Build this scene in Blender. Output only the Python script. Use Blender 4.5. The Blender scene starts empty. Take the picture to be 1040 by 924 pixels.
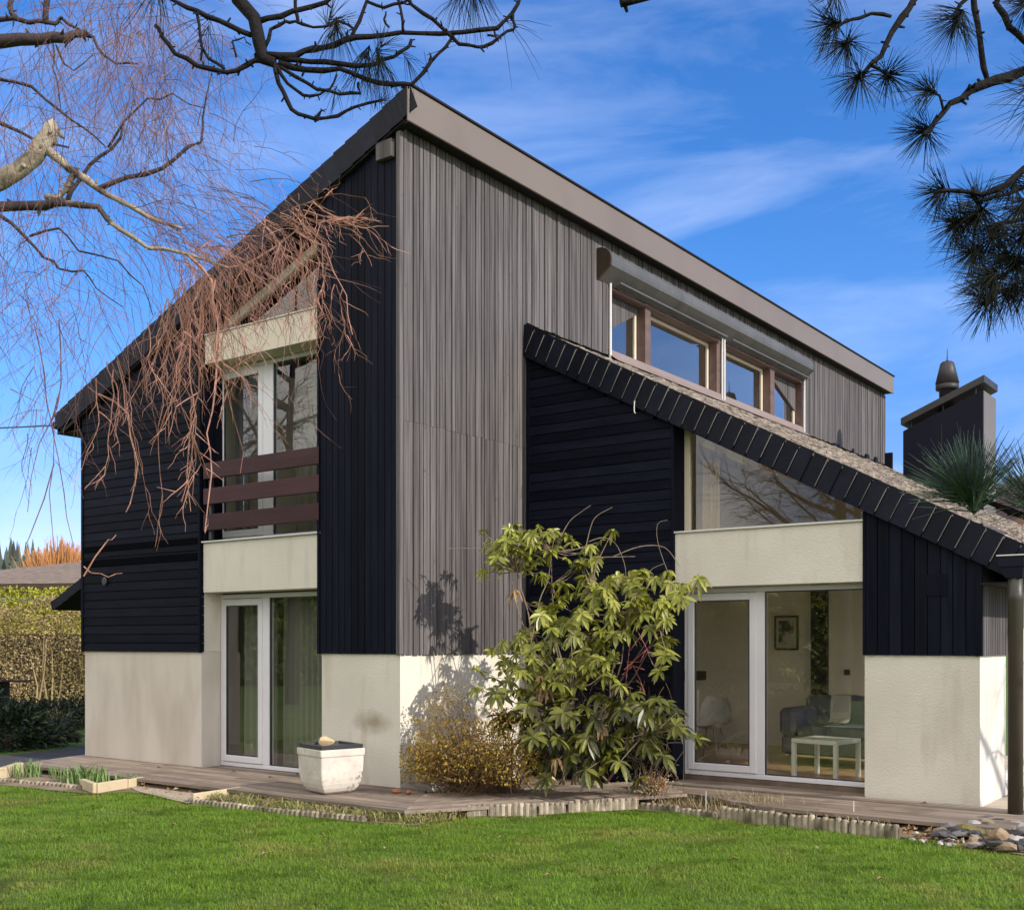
import bpy, math, random
import numpy as np
from mathutils import Vector, Matrix
random.seed(7); RS=np.random.RandomState(11)
rad=math.radians
sc=bpy.context.scene; COL=sc.collection
# ------------------------------------------------------------------ camera frame (metres; house corner at the origin)
FPX=1133.83; YAW=-0.6348; HV=651.94; EYE=Vector((8.2714,-9.1559,1.6))
FW=Vector((math.sin(YAW),math.cos(YAW),0)); RT=Vector((math.cos(YAW),-math.sin(YAW),0)); UP=Vector((0,0,1))
def at(u,v,D): return EYE+FW*D+RT*((u-520)/FPX*D)+UP*((HV-v)/FPX*D)
def ground(u,v,z=-.1):
    D=(EYE.z-z)*FPX/(v-HV); return at(u,v,D)
SUN_EL,SUN_AZ=28.,.6
SUNV=Vector((math.cos(rad(SUN_EL))*math.cos(rad(SUN_AZ)),math.cos(rad(SUN_EL))*math.sin(rad(SUN_AZ)),math.sin(rad(SUN_EL))))
# ------------------------------------------------------------------ node helpers
def nt(m): return m.node_tree.nodes,m.node_tree.links
def newmat(name):
    m=bpy.data.materials.new(name); m.use_nodes=True
    return m
def pmat(name,c1,c2=None,scale=(3,3,3),rough=.7,bump=0,bscale=40,var=0,detail=5,spec=.3,metal=0,transl=0,c3=None,s3=2.,t3=(.5,.7),coord='Object',lo=.35,hi=.65,bdist=.01,coat=0,bstretch=(1,1,1),c3s=(1,1,1)):
    """principled material: noise mix c1-c2 (+patches of c3), bump noise, per-piece variation from attribute rnd"""
    m=newmat(name); N,L=nt(m); P=N['Principled BSDF']
    tc=N.new('ShaderNodeTexCoord'); mp=N.new('ShaderNodeMapping'); mp.inputs['Scale'].default_value=scale
    L.new(tc.outputs[coord],mp.inputs['Vector'])
    c2=c2 or c1
    at_=N.new('ShaderNodeAttribute'); at_.attribute_name='rnd'
    off=N.new('ShaderNodeVectorMath'); off.operation='ADD'
    sc_=N.new('ShaderNodeVectorMath'); sc_.operation='SCALE'; sc_.inputs['Scale'].default_value=37.
    cb=N.new('ShaderNodeCombineXYZ'); 
    for i in range(3): L.new(at_.outputs['Fac'],cb.inputs[i])
    L.new(cb.outputs[0],sc_.inputs[0]); L.new(mp.outputs[0],off.inputs[0]); L.new(sc_.outputs[0],off.inputs[1])
    nz=N.new('ShaderNodeTexNoise'); nz.inputs['Scale'].default_value=1; nz.inputs['Detail'].default_value=detail
    L.new(off.outputs[0],nz.inputs['Vector'])
    mr=N.new('ShaderNodeMapRange'); mr.inputs['From Min'].default_value=lo; mr.inputs['From Max'].default_value=hi
    L.new(nz.outputs['Fac'],mr.inputs['Value'])
    mx=N.new('ShaderNodeMix'); mx.data_type='RGBA'; mx.inputs['A'].default_value=(*c1,1); mx.inputs['B'].default_value=(*c2,1)
    L.new(mr.outputs[0],mx.inputs['Factor']); col=mx.outputs['Result']
    if c3:
        n3=N.new('ShaderNodeTexNoise'); n3.inputs['Scale'].default_value=s3; n3.inputs['Detail'].default_value=6
        m3=N.new('ShaderNodeMapping'); m3.inputs['Scale'].default_value=c3s; L.new(tc.outputs[coord],m3.inputs['Vector']); L.new(m3.outputs[0],n3.inputs['Vector'])
        r3=N.new('ShaderNodeMapRange'); r3.inputs['From Min'].default_value=t3[0]; r3.inputs['From Max'].default_value=t3[1]
        L.new(n3.outputs['Fac'],r3.inputs['Value'])
        x3=N.new('ShaderNodeMix'); x3.data_type='RGBA'; x3.inputs['B'].default_value=(*c3,1)
        L.new(r3.outputs[0],x3.inputs['Factor']); L.new(col,x3.inputs['A']); col=x3.outputs['Result']
    if var:
        mv=N.new('ShaderNodeMapRange'); mv.inputs['To Min'].default_value=1-var; mv.inputs['To Max'].default_value=1+var
        L.new(at_.outputs['Fac'],mv.inputs['Value'])
        vm=N.new('ShaderNodeVectorMath'); vm.operation='SCALE'; L.new(col,vm.inputs[0]); L.new(mv.outputs[0],vm.inputs['Scale']); col=vm.outputs[0]
    L.new(col,P.inputs['Base Color']); P.inputs['Roughness'].default_value=rough
    P.inputs['Specular IOR Level'].default_value=spec; P.inputs['Metallic'].default_value=metal
    if coat: P.inputs['Coat Weight'].default_value=coat
    if bump:
        bm=N.new('ShaderNodeMapping'); bm.inputs['Scale'].default_value=bstretch; L.new(tc.outputs[coord],bm.inputs['Vector'])
        nb=N.new('ShaderNodeTexNoise'); nb.inputs['Scale'].default_value=bscale; nb.inputs['Detail'].default_value=4
        L.new(bm.outputs[0],nb.inputs['Vector'])
        b=N.new('ShaderNodeBump'); b.inputs['Strength'].default_value=bump; b.inputs['Distance'].default_value=bdist
        L.new(nb.outputs['Fac'],b.inputs['Height']); L.new(b.outputs[0],P.inputs['Normal'])
    if transl:
        tr=N.new('ShaderNodeBsdfTranslucent'); L.new(col,tr.inputs['Color'])
        ms=N.new('ShaderNodeMixShader'); ms.inputs[0].default_value=transl
        L.new(P.outputs[0],ms.inputs[1]); L.new(tr.outputs[0],ms.inputs[2]); L.new(ms.outputs[0],N['Material Output'].inputs['Surface'])
    return m
def glassmat(name,tint=(.86,.9,.88),gain=2.0,base=.04,wav=.0):
    m=newmat(name); N,L=nt(m); N.remove(N['Principled BSDF'])
    g=N.new('ShaderNodeNewGeometry'); d=N.new('ShaderNodeVectorMath'); d.operation='DOT_PRODUCT'
    L.new(g.outputs['Incoming'],d.inputs[0]); L.new(g.outputs['Normal'],d.inputs[1])
    def mth(op,a,b=None):
        n=N.new('ShaderNodeMath'); n.operation=op
        for i,x in enumerate((a,b)):
            if x is None: continue
            if isinstance(x,(int,float)): n.inputs[i].default_value=x
            else: L.new(x,n.inputs[i])
        return n.outputs[0]
    c=mth('ABSOLUTE',d.outputs['Value']); k=mth('SUBTRACT',1.,c); k=mth('POWER',k,5.); k=mth('MULTIPLY',k,1-base); k=mth('ADD',k,base)
    k=mth('MULTIPLY',k,gain); k=mth('MINIMUM',k,.95)
    t=N.new('ShaderNodeBsdfTransparent'); t.inputs[0].default_value=(*tint,1)
    gl=N.new('ShaderNodeBsdfGlossy'); gl.inputs['Roughness'].default_value=.0; gl.inputs['Color'].default_value=(1,1,1,1)
    if wav:
        tc=N.new('ShaderNodeTexCoord'); nz=N.new('ShaderNodeTexNoise'); nz.inputs['Scale'].default_value=1.3; nz.inputs['Detail'].default_value=1
        L.new(tc.outputs['Object'],nz.inputs['Vector']); b=N.new('ShaderNodeBump'); b.inputs['Strength'].default_value=wav; b.inputs['Distance'].default_value=.02
        L.new(nz.outputs['Fac'],b.inputs['Height']); L.new(b.outputs[0],gl.inputs['Normal'])
    ms=N.new('ShaderNodeMixShader'); L.new(k,ms.inputs[0]); L.new(t.outputs[0],ms.inputs[1]); L.new(gl.outputs[0],ms.inputs[2])
    L.new(ms.outputs[0],N['Material Output'].inputs['Surface'])
    return m
M={}
M['stucco']=pmat('stucco',(.60,.56,.485),(.67,.63,.55),(1.2,1.2,1.2),.9,.55,62,c3=(.49,.44,.36),s3=2.2,t3=(.54,.82),c3s=(2.2,2.2,.45),bdist=.012,spec=.1)
M['stucco_stain']=pmat('stucco_stained',(.565,.505,.44),(.63,.57,.50),(1.2,1.2,.5),.9,.35,62,c3=(.44,.385,.32),s3=1.5,t3=(.46,.82),c3s=(1.6,1.6,.5),bdist=.012,spec=.1)
M['black_h']=pmat('black_stained_boards',(.0042,.0052,.0112),(.0072,.0084,.0158),(2,2,18),.6,.2,30,var=.4,spec=.06,c3=(.0115,.0128,.020),s3=3,t3=(.6,.85),c3s=(.5,.5,5),bstretch=(.15,1,4))
M['black_v']=pmat('black_stained_vertical_boards',(.0042,.0052,.0112),(.0072,.0084,.0158),(18,18,1.2),.6,.2,30,var=.4,spec=.06,c3=(.0115,.0128,.020),s3=3,t3=(.6,.85),c3s=(5,5,.5),bstretch=(4,4,.15))
M['grey_v']=pmat('weathered_grey_boards',(.055,.050,.051),(.150,.135,.134),(36,36,.9),.8,.4,60,var=.22,spec=.15,detail=7,lo=.3,hi=.72,c3=(.062,.056,.055),s3=9,t3=(.66,.8),bstretch=(2,2,.08))
M['slate']=pmat('dark_slate_tiles',(.0055,.0065,.014),(.009,.0105,.019),(6,6,6),.5,.2,60,var=.3,spec=.12)
M['bandblack']=pmat('black_band_boards',(.0018,.002,.0035),rough=.8,spec=.03)
M['edge_metal']=pmat('tile_edge',(.20,.19,.17),rough=.6)
M['taupe']=pmat('taupe_metal_fascia',(.155,.122,.097),(.172,.138,.11),(.6,.25,.6),.45,.08,8,c3=(.145,.113,.09),s3=.8,t3=(.5,.75),spec=.4)
M['darkwood']=pmat('dark_soffit_wood',(.006,.005,.006),(.01,.009,.009),(4,4,4),.7,.1)
M['white']=pmat('white_window_frame',(.64,.63,.66),(.68,.67,.70),(2,2,2),.35,.03,20,spec=.45)
M['cream']=pmat('cream_frame',(.58,.51,.40),(.63,.56,.45),(2,2,2),.5,.05,30)
M['rail']=pmat('oxblood_painted_boards',(.044,.017,.019),(.057,.023,.025),(1.5,14,14),.55,.2,40,var=.15,spec=.2,bstretch=(.2,2,3))
M['brownwood']=pmat('brown_window_wood',(.105,.065,.053),(.145,.092,.076),(8,1.2,8),.55,.1,40,spec=.3)
M['sillmetal']=pmat('pinkish_brown_flashing',(.21,.155,.135),(.25,.19,.165),(2,1,2),.5,.1,15,spec=.4)
M['shutterbox']=pmat('grey_shutter_box',(.08,.079,.072),(.10,.099,.09),(1,.7,3),.5,.05,15,c3=(.065,.063,.057),s3=2,t3=(.5,.75),spec=.4)
M['lightmetal']=pmat('pale_guide_rail',(.55,.54,.51),(.62,.61,.58),(2,2,2),.4)
M['rooftile']=pmat('lichened_roof_tiles',(.165,.135,.11),(.285,.24,.195),(7,7,7),.9,.7,45,var=.35,c3=(.085,.07,.058),s3=3.2,t3=(.5,.72),spec=.15,detail=8)
M['copper']=pmat('dark_copper_pipe',(.03,.025,.019),(.06,.05,.036),(3,3,.6),.45,.1,10,c3=(.03,.036,.026),s3=1.3,t3=(.42,.7),spec=.4)
M['chimney']=pmat('dark_metal_chimney',(.009,.010,.019),(.012,.0135,.023),(1,1,1),.6,.05,10,spec=.08)
M['chimneyside']=pmat('taupe_metal_panel',(.13,.11,.095),(.15,.13,.11),(1,1,1),.5,.05,10)
M['cowl']=pmat('grey_metal_cowl',(.028,.026,.028),(.04,.037,.038),(3,3,3),.5,.05,10)
M['glass']=glassmat('window_glass',(.95,.96,.94),3.3,.045,.02)
M['glass_dark']=glassmat('upper_window_glass',(.80,.80,.76),1.9,.045,.03)
M['glass_strip']=glassmat('strip_window_glass',(.75,.75,.75),3.2,.05,.02)
M['iwall']=pmat('interior_plaster',(.80,.77,.67),(.84,.81,.71),(1,1,1),.9)
M['iwall_y']=pmat('interior_warm_plaster',(.78,.55,.13),(.84,.60,.17),(1,1,1),.9)
M['ifloor']=pmat('oak_floor',(.45,.29,.14),(.56,.38,.2),(1.5,12,1),.32,.05,30,var=.18,spec=.45)
M['idark']=pmat('dark_interior',(.035,.022,.016),(.05,.032,.024),(3,3,.6),.5)
M['deck']=pmat('weathered_deck_boards',(.175,.135,.104),(.285,.225,.178),(1.6,22,4),.75,.35,50,var=.22,spec=.2,detail=7,c3=(.11,.085,.066),s3=1.4,t3=(.52,.75),bstretch=(.3,3,1))
M['paving']=pmat('beige_paving_slabs',(.40,.33,.25),(.48,.40,.31),(2,2,2),.8,.3,40,var=.12)
M['soil']=pmat('dry_soil',(.10,.07,.045),(.20,.15,.10),(6,6,6),.95,1.,25,c3=(.27,.21,.145),s3=2.,t3=(.45,.65),detail=8,bdist=.03)
M['gravel']=pmat('pale_gravel',(.34,.26,.19),(.55,.45,.34),(55,55,55),.9,1.,90,detail=3,bdist=.02)
M['asphalt']=pmat('asphalt_path',(.045,.046,.05),(.06,.06,.065),(9,9,9),.9,.5,120)
M['lawn']=pmat('lawn_ground',(.06,.115,.010),(.10,.17,.018),(2.2,2.2,2.2),.95,.8,30,c3=(.095,.10,.03),s3=.8,t3=(.5,.75))
M['grass']=pmat('grass_blades',(.122,.222,.018),(.215,.315,.036),(1.1,1.1,1.1),.6,var=.35,transl=.42,c3=(.29,.285,.065),s3=.9,t3=(.52,.72),spec=.25)
M['concrete_edge']=pmat('pale_concrete_edging',(.26,.22,.16),(.40,.34,.26),(9,9,9),.9,.6,60,var=.35,c3=(.15,.125,.085),s3=5,t3=(.5,.7))
M['timber_edge']=pmat('pale_stone_edging',(.46,.37,.24),(.55,.45,.30),(5,5,5),.85,.4,50,var=.1)
M['planter']=pmat('pale_stone_planter',(.50,.455,.40),(.60,.555,.49),(5,5,5),.85,.35,70,c3=(.43,.39,.335),s3=16,t3=(.55,.8),bdist=.006)
M['tray']=pmat('black_plastic',(.03,.032,.036),rough=.35,spec=.5)
M['tanrock']=pmat('tan_rock',(.50,.36,.20),(.60,.45,.27),(9,9,9),.85,.5,30)
M['slaterock']=pmat('grey_slate_rock',(.04,.038,.042),(.10,.092,.09),(7,7,7),.75,.6,30,var=.45)
M['ochrerock']=pmat('ochre_rock',(.17,.12,.07),(.27,.20,.125),(7,7,7),.85,.6,30,var=.3)
M['palerock']=pmat('pale_rock',(.28,.26,.25),(.42,.40,.38),(7,7,7),.8,.5,30,var=.2)
M['mossrock']=pmat('mossy_rock',(.10,.085,.03),(.20,.165,.06),(7,7,7),.9,.6,30)
M['brick']=pmat('broken_terracotta',(.36,.13,.075),(.44,.18,.11),(9,9,9),.9,.4,50,var=.15)
M['rhodo']=pmat('rhododendron_leaf',(.135,.150,.017),(.245,.245,.042),(9,9,9),.38,var=.85,transl=.25,spec=.5)
M['stem']=pmat('shrub_stems',(.16,.115,.08),(.25,.19,.14),(20,20,6),.85)
M['redstem']=pmat('red_stems',(.26,.07,.07),(.32,.10,.09),(20,20,6),.7)
M['goldleaf']=pmat('yellow_brown_leaf',(.27,.18,.03),(.39,.275,.05),(14,14,14),.7,var=.5,transl=.3,c3=(.24,.13,.045),s3=3.2,t3=(.47,.62))
M['browntwig']=pmat('brown_twigs',(.16,.10,.055),(.23,.15,.085),(20,20,8),.85,var=.3)
M['straw']=pmat('dry_straw',(.30,.235,.12),(.42,.34,.19),(9,9,9),.8,var=.35,transl=.2)
M['palegreen']=pmat('pale_strap_leaf',(.20,.21,.06),(.36,.34,.13),(9,9,9),.7,var=.4,transl=.25,c3=(.30,.24,.12),s3=4,t3=(.5,.65))
M['daff']=pmat('daffodil_leaf',(.15,.25,.075),(.24,.34,.12),(9,9,9),.5,var=.3,transl=.25)
M['birchbark']=pmat('birch_bark',(.22,.18,.13),(.42,.365,.28),(9,9,9),.85,.6,40,c3=(.07,.055,.045),s3=7,t3=(.5,.62))
M['birchdark']=pmat('birch_dark_bark',(.035,.025,.028),(.06,.045,.045),(12,12,12),.85,.5,50)
M['twig']=pmat('birch_twigs',(.30,.145,.105),(.40,.21,.155),(7,7,7),.7,var=.25)
M['twigfar']=pmat('birch_fine_twigs',(.17,.085,.08),(.26,.135,.115),(7,7,7),.7,var=.3)
M['pinebark']=pmat('pine_bark_shaded',(.005,.0035,.005),(.009,.007,.008),(30,30,30),.9,.7,60)  # near-black: the crown's shade is put into the bark colour
M['needle']=pmat('pine_needles_shaded',(.007,.009,.006),(.016,.019,.011),(9,9,9),.6,var=.4,spec=.15)  # dark copy of the needles, crown shade put into the colour
M['needle_lit']=pmat('pine_needles_lit',(.026,.050,.028),(.055,.088,.05),(9,9,9),.5,var=.4,spec=.3)  # lit copy of the same needles, sunlight put into the lighter tone
M['hedge']=pmat('beech_hedge_leaf',(.34,.245,.115),(.50,.385,.20),(1.8,1.8,1.8),.8,var=.4,transl=.25,c3=(.27,.22,.085),s3=.8,t3=(.45,.65))
M['yhedge']=pmat('yellow_conifer_hedge',(.30,.30,.025),(.42,.40,.045),(1.5,1.5,1.5),.8,var=.3,transl=.2)
M['laurel']=pmat('dark_evergreen_leaf',(.018,.032,.014),(.035,.055,.022),(5,5,5),.4,var=.4,transl=.1)
M['laurelfar']=pmat('green_hedge_leaf',(.13,.18,.03),(.20,.25,.05),(2,2,2),.7,var=.4,transl=.2)
M['greyshrub']=pmat('bare_grey_shrub',(.07,.06,.055),(.12,.10,.09),(5,5,5),.9,var=.3)
M['conifer']=pmat('far_conifer_hazy',(.05,.065,.05),(.075,.09,.065),(1,1,1),.9,var=.35)  # base colour lightened to carry the haze of distance
M['willow']=pmat('orange_willow_twig',(.44,.19,.065),(.54,.26,.11),(1,1,1),.8,var=.3,transl=.2)
M['nroof']=pmat('brown_neighbour_roof',(.15,.115,.09),(.20,.155,.125),(3,3,3),.9,.3,10,var=.1)
M['nroof_red']=pmat('reddish_neighbour_roof',(.085,.045,.035),(.12,.065,.05),(3,3,3),.9,.3,10)
M['nwall']=pmat('neighbour_render',(.42,.38,.33),rough=.9)
M['sofa']=pmat('grey_sofa_fabric',(.15,.16,.18),(.19,.20,.22),(9,9,9),.9,.3,150)
M['cream_fabric']=pmat('cream_fabric',(.62,.57,.48),(.68,.63,.55),(5,5,5),.95,.3,60)
M['curtain']=pmat('sheer_curtain',(.33,.34,.28),(.39,.39,.33),(6,6,1),.9,transl=.45)
M['tancloth']=pmat('tan_cloth',(.50,.36,.18),(.56,.42,.22),(6,6,1),.9,transl=.3)
M['tablewhite']=pmat('white_lacquer',(.70,.68,.62),rough=.4)
M['picture']=pmat('picture_print',(.03,.03,.03),(.45,.42,.36),(6,6,6),.5,lo=.42,hi=.52)
M['paper']=pmat('picture_mount',(.58,.54,.45),rough=.8)
M['cable']=pmat('dark_cable',(.03,.03,.03),rough=.5)
M['wire']=pmat('grey_wire',(.35,.33,.30),rough=.5,metal=.4)
M['whitelabel']=pmat('white_plastic_stake',(.72,.71,.66),rough=.5)
M['deadleaf']=pmat('dead_leaf',(.20,.12,.06),(.32,.21,.11),(20,20,20),.8)
M['log']=pmat('old_timber',(.10,.075,.05),(.16,.12,.085),(4,4,4),.9,.4,40)
M['redlid']=pmat('brown_red_boards',(.15,.075,.055),(.19,.10,.075),(3,12,3),.85,.3,40)
# ------------------------------------------------------------------ mesh building
class MB:
    def __init__(s): s.v=[]; s.f=[]; s.r=[]; s.cur=.5; s.sm=False
    def add(s,vs,fs,r=None):
        o=len(s.v); s.v.extend([tuple(p) for p in vs]); s.r.extend([s.cur if r is None else r]*len(vs))
        s.f.extend([tuple(i+o for i in f) for f in fs])
    def box(s,x0,x1,y0,y1,z0,z1,r=None):
        s.add([(x0,y0,z0),(x1,y0,z0),(x1,y1,z0),(x0,y1,z0),(x0,y0,z1),(x1,y0,z1),(x1,y1,z1),(x0,y1,z1)],
              [(3,2,1,0),(4,5,6,7),(0,1,5,4),(1,2,6,5),(2,3,7,6),(3,0,4,7)],r)
    def cbox(s,x0,x1,y0,y1,z0,z1,c=.005,r=None):
        """box with chamfered edges"""
        cx,cy,cz=(x0+x1)/2,(y0+y1)/2,(z0+z1)/2; hx,hy,hz=(x1-x0)/2,(y1-y0)/2,(z1-z0)/2
        c=min(c,hx*.45,hy*.45,hz*.45); vs=[]; idx={}
        for sx in (-1,1):
            for sy in (-1,1):
                for sz in (-1,1):
                    for k in range(3):
                        d=[hx-c,hy-c,hz-c]; d[k]+=c
                        idx[(sx,sy,sz,k)]=len(vs); vs.append((cx+sx*d[0],cy+sy*d[1],cz+sz*d[2]))
        fs=[]
        for k in range(3):
            a,b=[i for i in range(3) if i!=k]
            for sg in (-1,1):
                q=[]
                for (p,w) in ((-1,-1),(1,-1),(1,1),(-1,1)):
                    t=[0,0,0]; t[k]=sg; t[a]=p; t[b]=w; q.append(idx[(*t,k)])
                fs.append(tuple(q))
        for k in range(3):
            a,b=[i for i in range(3) if i!=k]
            for p in (-1,1):
                for w in (-1,1):
                    t0=[0,0,0]; t0[a]=p; t0[b]=w; t0[k]=-1; t1=list(t0); t1[k]=1
                    fs.append((idx[(*t0,a)],idx[(*t1,a)],idx[(*t1,b)],idx[(*t0,b)]))
        for sx in (-1,1):
            for sy in (-1,1):
                for sz in (-1,1): fs.append(tuple(idx[(sx,sy,sz,k)] for k in range(3)))
        s.add(vs,fs,r)
    def prism(s,poly,axis,a0,a1,r=None):
        """poly: 2D points; axis 'y': (x,z) extruded in y; 'x': (y,z) extruded in x; 'z': (x,y) extruded in z"""
        def P(p,a): return {'y':(p[0],a,p[1]),'x':(a,p[0],p[1]),'z':(p[0],p[1],a)}[axis]
        n=len(poly); vs=[P(p,a0) for p in poly]+[P(p,a1) for p in poly]
        fs=[tuple(range(n)),tuple(reversed(range(n,2*n)))]+[(i,i+n,(i+1)%n+n,(i+1)%n) for i in range(n)]
        s.add(vs,fs,r)
    def quad(s,a,b,c,d,r=None): s.add([a,b,c,d],[(0,1,2,3)],r)
    def tube(s,pts,rads,n=5,r=None,cap=True):
        pts=[Vector(p) for p in pts]
        if isinstance(rads,(int,float)): rads=[rads]*len(pts)
        vs=[]; fs=[]; up=None
        for i,p in enumerate(pts):
            t=(pts[min(i+1,len(pts)-1)]-pts[max(i-1,0)])
            if t.length<1e-9: t=Vector((0,0,1))
            t.normalize()
            if up is None:
                up=t.orthogonal().normalized()
            else:
                up=up-t*up.dot(t)
                if up.length<1e-6: up=t.orthogonal()
                up.normalize()
            w=t.cross(up)
            for k in range(n):
                a=2*math.pi*k/n; vs.append(p+(up*math.cos(a)+w*math.sin(a))*rads[i])
        for i in range(len(pts)-1):
            for k in range(n):
                a=i*n+k; b=i*n+(k+1)%n; fs.append((a,b,b+n,a+n))
        if cap and n>2: fs.append(tuple(reversed(range(n)))); fs.append(tuple(range((len(pts)-1)*n,len(pts)*n)))
        s.add(vs,fs,r)
    def lathe(s,cx,cy,prof,n=20,r=None):
        vs=[];fs=[]
        for (q,z) in prof:
            for k in range(n): a=2*math.pi*k/n; vs.append((cx+q*math.cos(a),cy+q*math.sin(a),z))
        for i in range(len(prof)-1):
            for k in range(n): a=i*n+k;b=i*n+(k+1)%n; fs.append((a,b,b+n,a+n))
        fs.append(tuple(reversed(range(n)))); fs.append(tuple(range((len(prof)-1)*n,len(prof)*n)))
        s.add(vs,fs,r)
    def arr(s,V,F,R):
        """numpy verts (n,3), faces list of index arrays (m,k), rnd (n)"""
        o=len(s.v); s.v.extend(map(tuple,V.tolist())); s.r.extend(R.tolist())
        for fa in F: s.f.extend(map(tuple,(fa+o).tolist()))
OFF={}
def link(o): COL.objects.link(o); return o
def thing(name,label,cat,loc=(0,0,0),group=None):
    o=link(bpy.data.objects.new(name,None)); o.location=loc; o.empty_display_size=.2
    o['label']=label; o['category']=cat
    if group: o['group']=group
    OFF[o.name]=Vector(loc); return o
def mesh(mb,name,mat,off=Vector((0,0,0)),smooth=False):
    me=bpy.data.meshes.new(name)
    V=np.array(mb.v,dtype=np.float32)-np.array(off,dtype=np.float32)
    me.from_pydata(V.tolist() if len(V) else [],[],mb.f)
    a=me.attributes.new('rnd','FLOAT','POINT'); a.data.foreach_set('value',np.array(mb.r,dtype=np.float32))
    if smooth: me.polygons.foreach_set('use_smooth',np.ones(len(me.polygons),dtype=bool))
    me.materials.append(mat); me.update(); me.validate()
    return me
def part(mb,name,mat,parent,smooth=False,label=None,stuff=False):
    off=OFF[parent.name]; o=link(bpy.data.objects.new(name,mesh(mb,name,mat,off,smooth))); o.parent=parent
    OFF[o.name]=off
    if label: o['label']=label
    if stuff: o['kind']='stuff'
    return o
def psplit(mb,name,mat,parent,label=None):
    n=len(mb.v); par=list(range(n))
    def find(a):
        while par[a]!=a: par[a]=par[par[a]]; a=par[a]
        return a
    for f in mb.f:
        for i in f[1:]: par[find(i)]=find(f[0])
    groups={}
    for f in mb.f: groups.setdefault(find(f[0]),[]).append(f)
    for fs in groups.values():
        k=MB(); ids=sorted({i for f in fs for i in f}); mp={i:j for j,i in enumerate(ids)}
        k.v=[mb.v[i] for i in ids]; k.r=[mb.r[i] for i in ids]; k.f=[tuple(mp[i] for i in f) for f in fs]
        part(k,name,mat,parent,label=label)
def single(mb,name,mat,label,cat,loc,group=None,smooth=False,kind=None):
    loc=Vector(loc); o=link(bpy.data.objects.new(name,mesh(mb,name,mat,loc,smooth))); o.location=loc
    o['label']=label; o['category']=cat; OFF[o.name]=loc
    if group: o['group']=group
    if kind: o['kind']=kind
    return o
def struct(mb,name,mat,label=None):
    o=link(bpy.data.objects.new(name,mesh(mb,name,mat))); o['kind']='structure'
    if label: o['label']=label
    o['category']=name.replace('_',' ')
    return o
def recalc(o):
    import bmesh
    b=bmesh.new(); b.from_mesh(o.data); bmesh.ops.recalc_face_normals(b,faces=b.faces); b.to_mesh(o.data); b.free()
R=random.random
def U(a,b): return random.uniform(a,b)
# ================================================================== THE HOUSE
house=thing('house','black and grey timber clad house with steep one-slope roof and pale rendered base','house',(0,0,-.1))
S=.405; ZT=7.64; XO=.22; YV=-.09; YE=16.4
def mroof(x): return ZT-S*(XO-x)           # main roof top surface
WS=.5266
def wroof(x): return 5.64-WS*x             # wing roof top surface
# --- rendered base walls
m=MB(); m.box(-5.99,-3.41,0,.35,-.1,1.48); m.box(-5.99,-5.69,.35,16.35,-.1,1.48); psplit(m,'rendered_wall',M['stucco_stain'],house)
M['stucco_spot']=M['stucco'].copy(); M['stucco_spot'].name='stucco_smudged'
_N,_L=nt(M['stucco_spot']); _P=_N['Principled BSDF']; _c=_P.inputs['Base Color'].links[0].from_socket
_tc=_N.new('ShaderNodeTexCoord'); _mp=_N.new('ShaderNodeMapping'); _mp.vector_type='TEXTURE'; _mp.inputs['Location'].default_value=(-.42,0,.80); _mp.inputs['Scale'].default_value=(.36,1,.17); _L.new(_tc.outputs['Object'],_mp.inputs[0])
_nz=_N.new('ShaderNodeTexNoise'); _nz.inputs['Scale'].default_value=7; _L.new(_tc.outputs['Object'],_nz.inputs['Vector'])
_ln=_N.new('ShaderNodeVectorMath'); _ln.operation='LENGTH'; _L.new(_mp.outputs[0],_ln.inputs[0])
_ad=_N.new('ShaderNodeMath'); _ad.operation='ADD'; _L.new(_ln.outputs['Value'],_ad.inputs[0]); _L.new(_nz.outputs['Fac'],_ad.inputs[1])
_mr=_N.new('ShaderNodeMapRange'); _mr.inputs['From Min'].default_value=.55; _mr.inputs['From Max'].default_value=1.45; _mr.inputs['To Min'].default_value=.75; _mr.inputs['To Max'].default_value=0; _L.new(_ad.outputs[0],_mr.inputs['Value'])
_mx=_N.new('ShaderNodeMix'); _mx.data_type='RGBA'; _mx.inputs['B'].default_value=(.26,.20,.12,1); _L.new(_mr.outputs[0],_mx.inputs['Factor']); _L.new(_c,_mx.inputs['A']); _L.new(_mx.outputs['Result'],_P.inputs['Base Color'])
m=MB(); m.box(-1.222,0,0,.35,-.1,1.48); part(m,'rendered_wall',M['stucco_spot'],house,label='rendered wall with a brown smudge above the planter')
m=MB(); m.box(-.3,0,.352,16.35,-.1,1.48); part(m,'rendered_wall',M['stucco'],house)
m=MB(); m.box(-3.378,-1.224,.004,.34,2.235,2.862); part(m,'spandrel_panel',M['stucco'],house)
m=MB(); m.box(-3.34,-1.224,.0,.31,5.145,5.50); part(m,'lintel',M['cream'],house)
m=MB(); m.cbox(-3.385,-1.224,-.03,.3,2.866,2.886,.004); m.cbox(-3.345,-1.224,-.015,.3,5.504,5.524,.004); psplit(m,'sill_flashing',M['lightmetal'],house)
# cream reveal beside the lower glass door
m=MB(); m.box(-3.455,-3.41,.004,.34,1.482,2.87); part(m,'reveal',M['stucco'],house)
m=MB(); m.box(-3.455,-3.41,.034,.33,2.872,5.6); part(m,'reveal',M['black_v'],house)
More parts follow.
